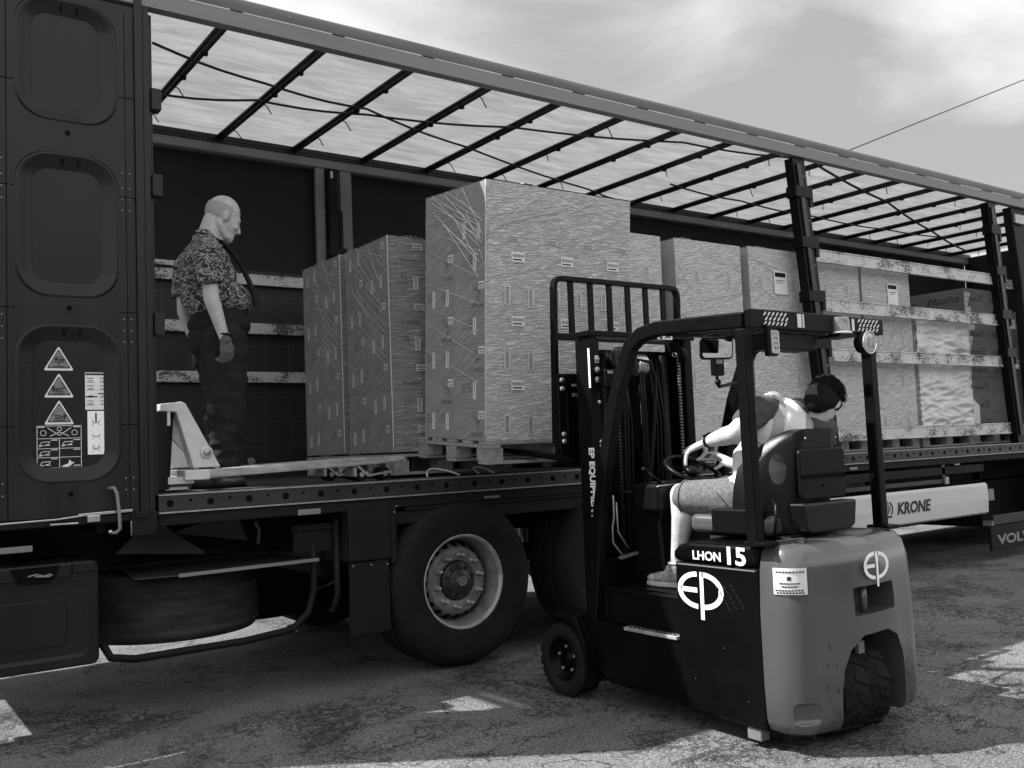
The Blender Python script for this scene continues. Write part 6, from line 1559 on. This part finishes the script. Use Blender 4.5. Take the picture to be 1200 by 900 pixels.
# T-shirt under the vest
b = MB(); tball(b, CH, .172, .108, .155); tball(b, (PEL + CH) / 2, .162, .118, .17)
b.cap(NK - BD * .05, .082, NK + BD * .015, .066, 14); b.cap(CH + BD * .07, .085, LS, .072); b.cap(CH + BD * .04, .085, RS, .070)
b.cap(LS, .072, LS + (LE - LS) * .52, .066, 16); b.cap(RS, .070, RS + (RE - RS) * .52, .064, 16)
tee = organic(b, 'tshirt', 'tee', body2, .008, 2, disp=.008, dsize=.07)
# vest, cut close over the shoulders, with reflective bands
b = MB(); tball(b, CH - FD * .004, .176, .122, .165, 24); tball(b, (PEL + CH) / 2, .172, .130, .18, 22); tball(b, PEL + BD * .03, .170, .132, .09, 20)
b.cap(CH + BD * .09 - SD * .07, .078, CH + BD * .12 - SD * .075, .062, 14); b.cap(CH + BD * .07 + SD * .07, .078, CH + BD * .10 + SD * .075, .062, 14)
vest = organic(b, 'safety_vest', 'vest', body2, .008, 3, disp=.009, dsize=.10)
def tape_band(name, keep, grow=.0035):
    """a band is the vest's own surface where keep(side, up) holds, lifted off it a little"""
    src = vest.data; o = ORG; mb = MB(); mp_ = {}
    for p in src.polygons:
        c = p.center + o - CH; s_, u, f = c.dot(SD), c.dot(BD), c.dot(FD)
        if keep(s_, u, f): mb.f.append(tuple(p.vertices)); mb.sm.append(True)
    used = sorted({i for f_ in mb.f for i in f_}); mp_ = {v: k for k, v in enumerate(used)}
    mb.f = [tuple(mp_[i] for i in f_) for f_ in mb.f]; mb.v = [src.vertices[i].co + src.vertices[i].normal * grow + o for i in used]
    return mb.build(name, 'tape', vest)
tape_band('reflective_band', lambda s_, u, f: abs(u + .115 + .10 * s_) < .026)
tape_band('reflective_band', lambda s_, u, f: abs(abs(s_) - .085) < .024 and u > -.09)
# denim shorts
b = MB(); b.ball(PEL + Vector((0, .0, -.005)), (.178, .130, .105), 20)
for h, k in ((HL, KL), (HR, KR)):
    e = k + (h - k) * .10
    b.cap(h, .108, e + Vector((0, 0, -.012)), .086, 20)
sh_ = organic(b, 'denim_shorts', 'denim', body2, .008, 3, disp=.0045, dsize=.07)
for h, k in ((HL, KL), (HR, KR)):
    e = k + (h - k) * .065 + Vector((0, 0, -.012)); d = (k - h).normalized(); e1 = d.cross(Vector((0, 0, 1))).normalized(); e2 = d.cross(e1)
    b = MB(); b.tube([e + (e1 * math.cos(2 * PI * q / 24) + e2 * math.sin(2 * PI * q / 24)) * .087 for q in range(24)], .006, 6, True); b.build('trouser_hem', 'denim', sh_)
b = MB(); b.tube([HL.lerp(KL, .25) + Vector((-.112, 0, .03)), HL.lerp(KL, .12) + Vector((-.112, 0, -.02)), HL.lerp(KL, .14) + Vector((-.10, 0, -.07))], .002, 5); b.build('pocket_seam', 'hole', sh_)
# wrist watch
b = MB(); d = (LW - LE).normalized(); c = LW - d * .028; e1 = d.cross(Vector((0, 0, 1))).normalized(); e2 = d.cross(e1).normalized()
for q in range(28):
    a0, a1 = 2 * PI * q / 28, 2 * PI * (q + 1) / 28
    b.bar(c + (e1 * math.cos(a0) + e2 * math.sin(a0)) * .0325, c + (e1 * math.cos(a1) + e2 * math.sin(a1)) * .0325, .022, .004, (e1 * math.cos(a0) + e2 * math.sin(a0)))
wb = b.build('watch_strap', 'plastic', body2)
up_ = Vector((-.45, -.1, .89)); up_ = (up_ - d * up_.dot(d)).normalized(); sd_ = d.cross(up_)
Mw = Matrix((d, sd_, up_)).transposed().to_4x4(); Mw.translation = c + up_ * .036
b = MB(); b.box(-.019, .019, -.016, .016, -.004, .006, Mw); wc = b.build('watch_case', 'plastic', wb, .003)
b = MB(); b.box(-.005, .007, -.008, .004, .0062, .0068, Mw); b.build('watch_face', 'gal', wc)
# running shoes
for a, yaw_ in ((AL, 6), (AR, -8)):
    Ms = Matrix.Translation(Vector((a.x, a.y, .62))) @ Matrix.Rotation(R(yaw_), 4, 'Z')
    def sp(x, y, z): return Ms @ Vector((x, y, z))
    b = MB()
    for (c_, r_) in (((0, -.045, .062), (.036, .050, .050)), ((0, .02, .066), (.038, .07, .048)), ((.0, .10, .046), (.043, .070, .030)), ((0, .155, .040), (.040, .048, .024)), ((0, .03, .09), (.030, .05, .035))):
        b.ball(sp(*c_), r_, 16, Ms.to_3x3().to_4x4())
    b.cap(sp(0, -.01, .09), .044, sp(0, .0, .12), .043, 14)
    sh = organic(b, 'running_shoe', 'shoe', body2, .006, 2)
    b = MB(); out = [(-.032, -.085), (-.040, -.04), (-.036, .02), (-.046, .09), (-.044, .15), (-.025, .195), (0, .205), (.025, .195), (.044, .15), (.046, .09), (.036, .02), (.040, -.04), (.032, -.085)]
    vs = [sp(x, y, z) for z in (.001, .026) for x, y in out]; n = len(out); b.add(vs, [tuple(range(n)), tuple(range(2 * n - 1, n - 1, -1))] + [(i, (i + 1) % n, n + (i + 1) % n, n + i) for i in range(n)])
    b.build('sole', 'sole', sh, .006)
    b = MB()
    for k in range(5): y = .03 + k * .018; z = .112 - k * .012; b.tube([sp(-.026, y, z - .010), sp(0, y + .006, z + .004), sp(.026, y, z - .010)], .003, 5)
    b.build('laces', 'label', sh)
    b = MB(); b.tube([sp(.044 * math.cos(2 * PI * q / 18), .046 * math.sin(2 * PI * q / 18), .128) for q in range(18)], .006, 6, True); b.build('sock', 'label', sh)
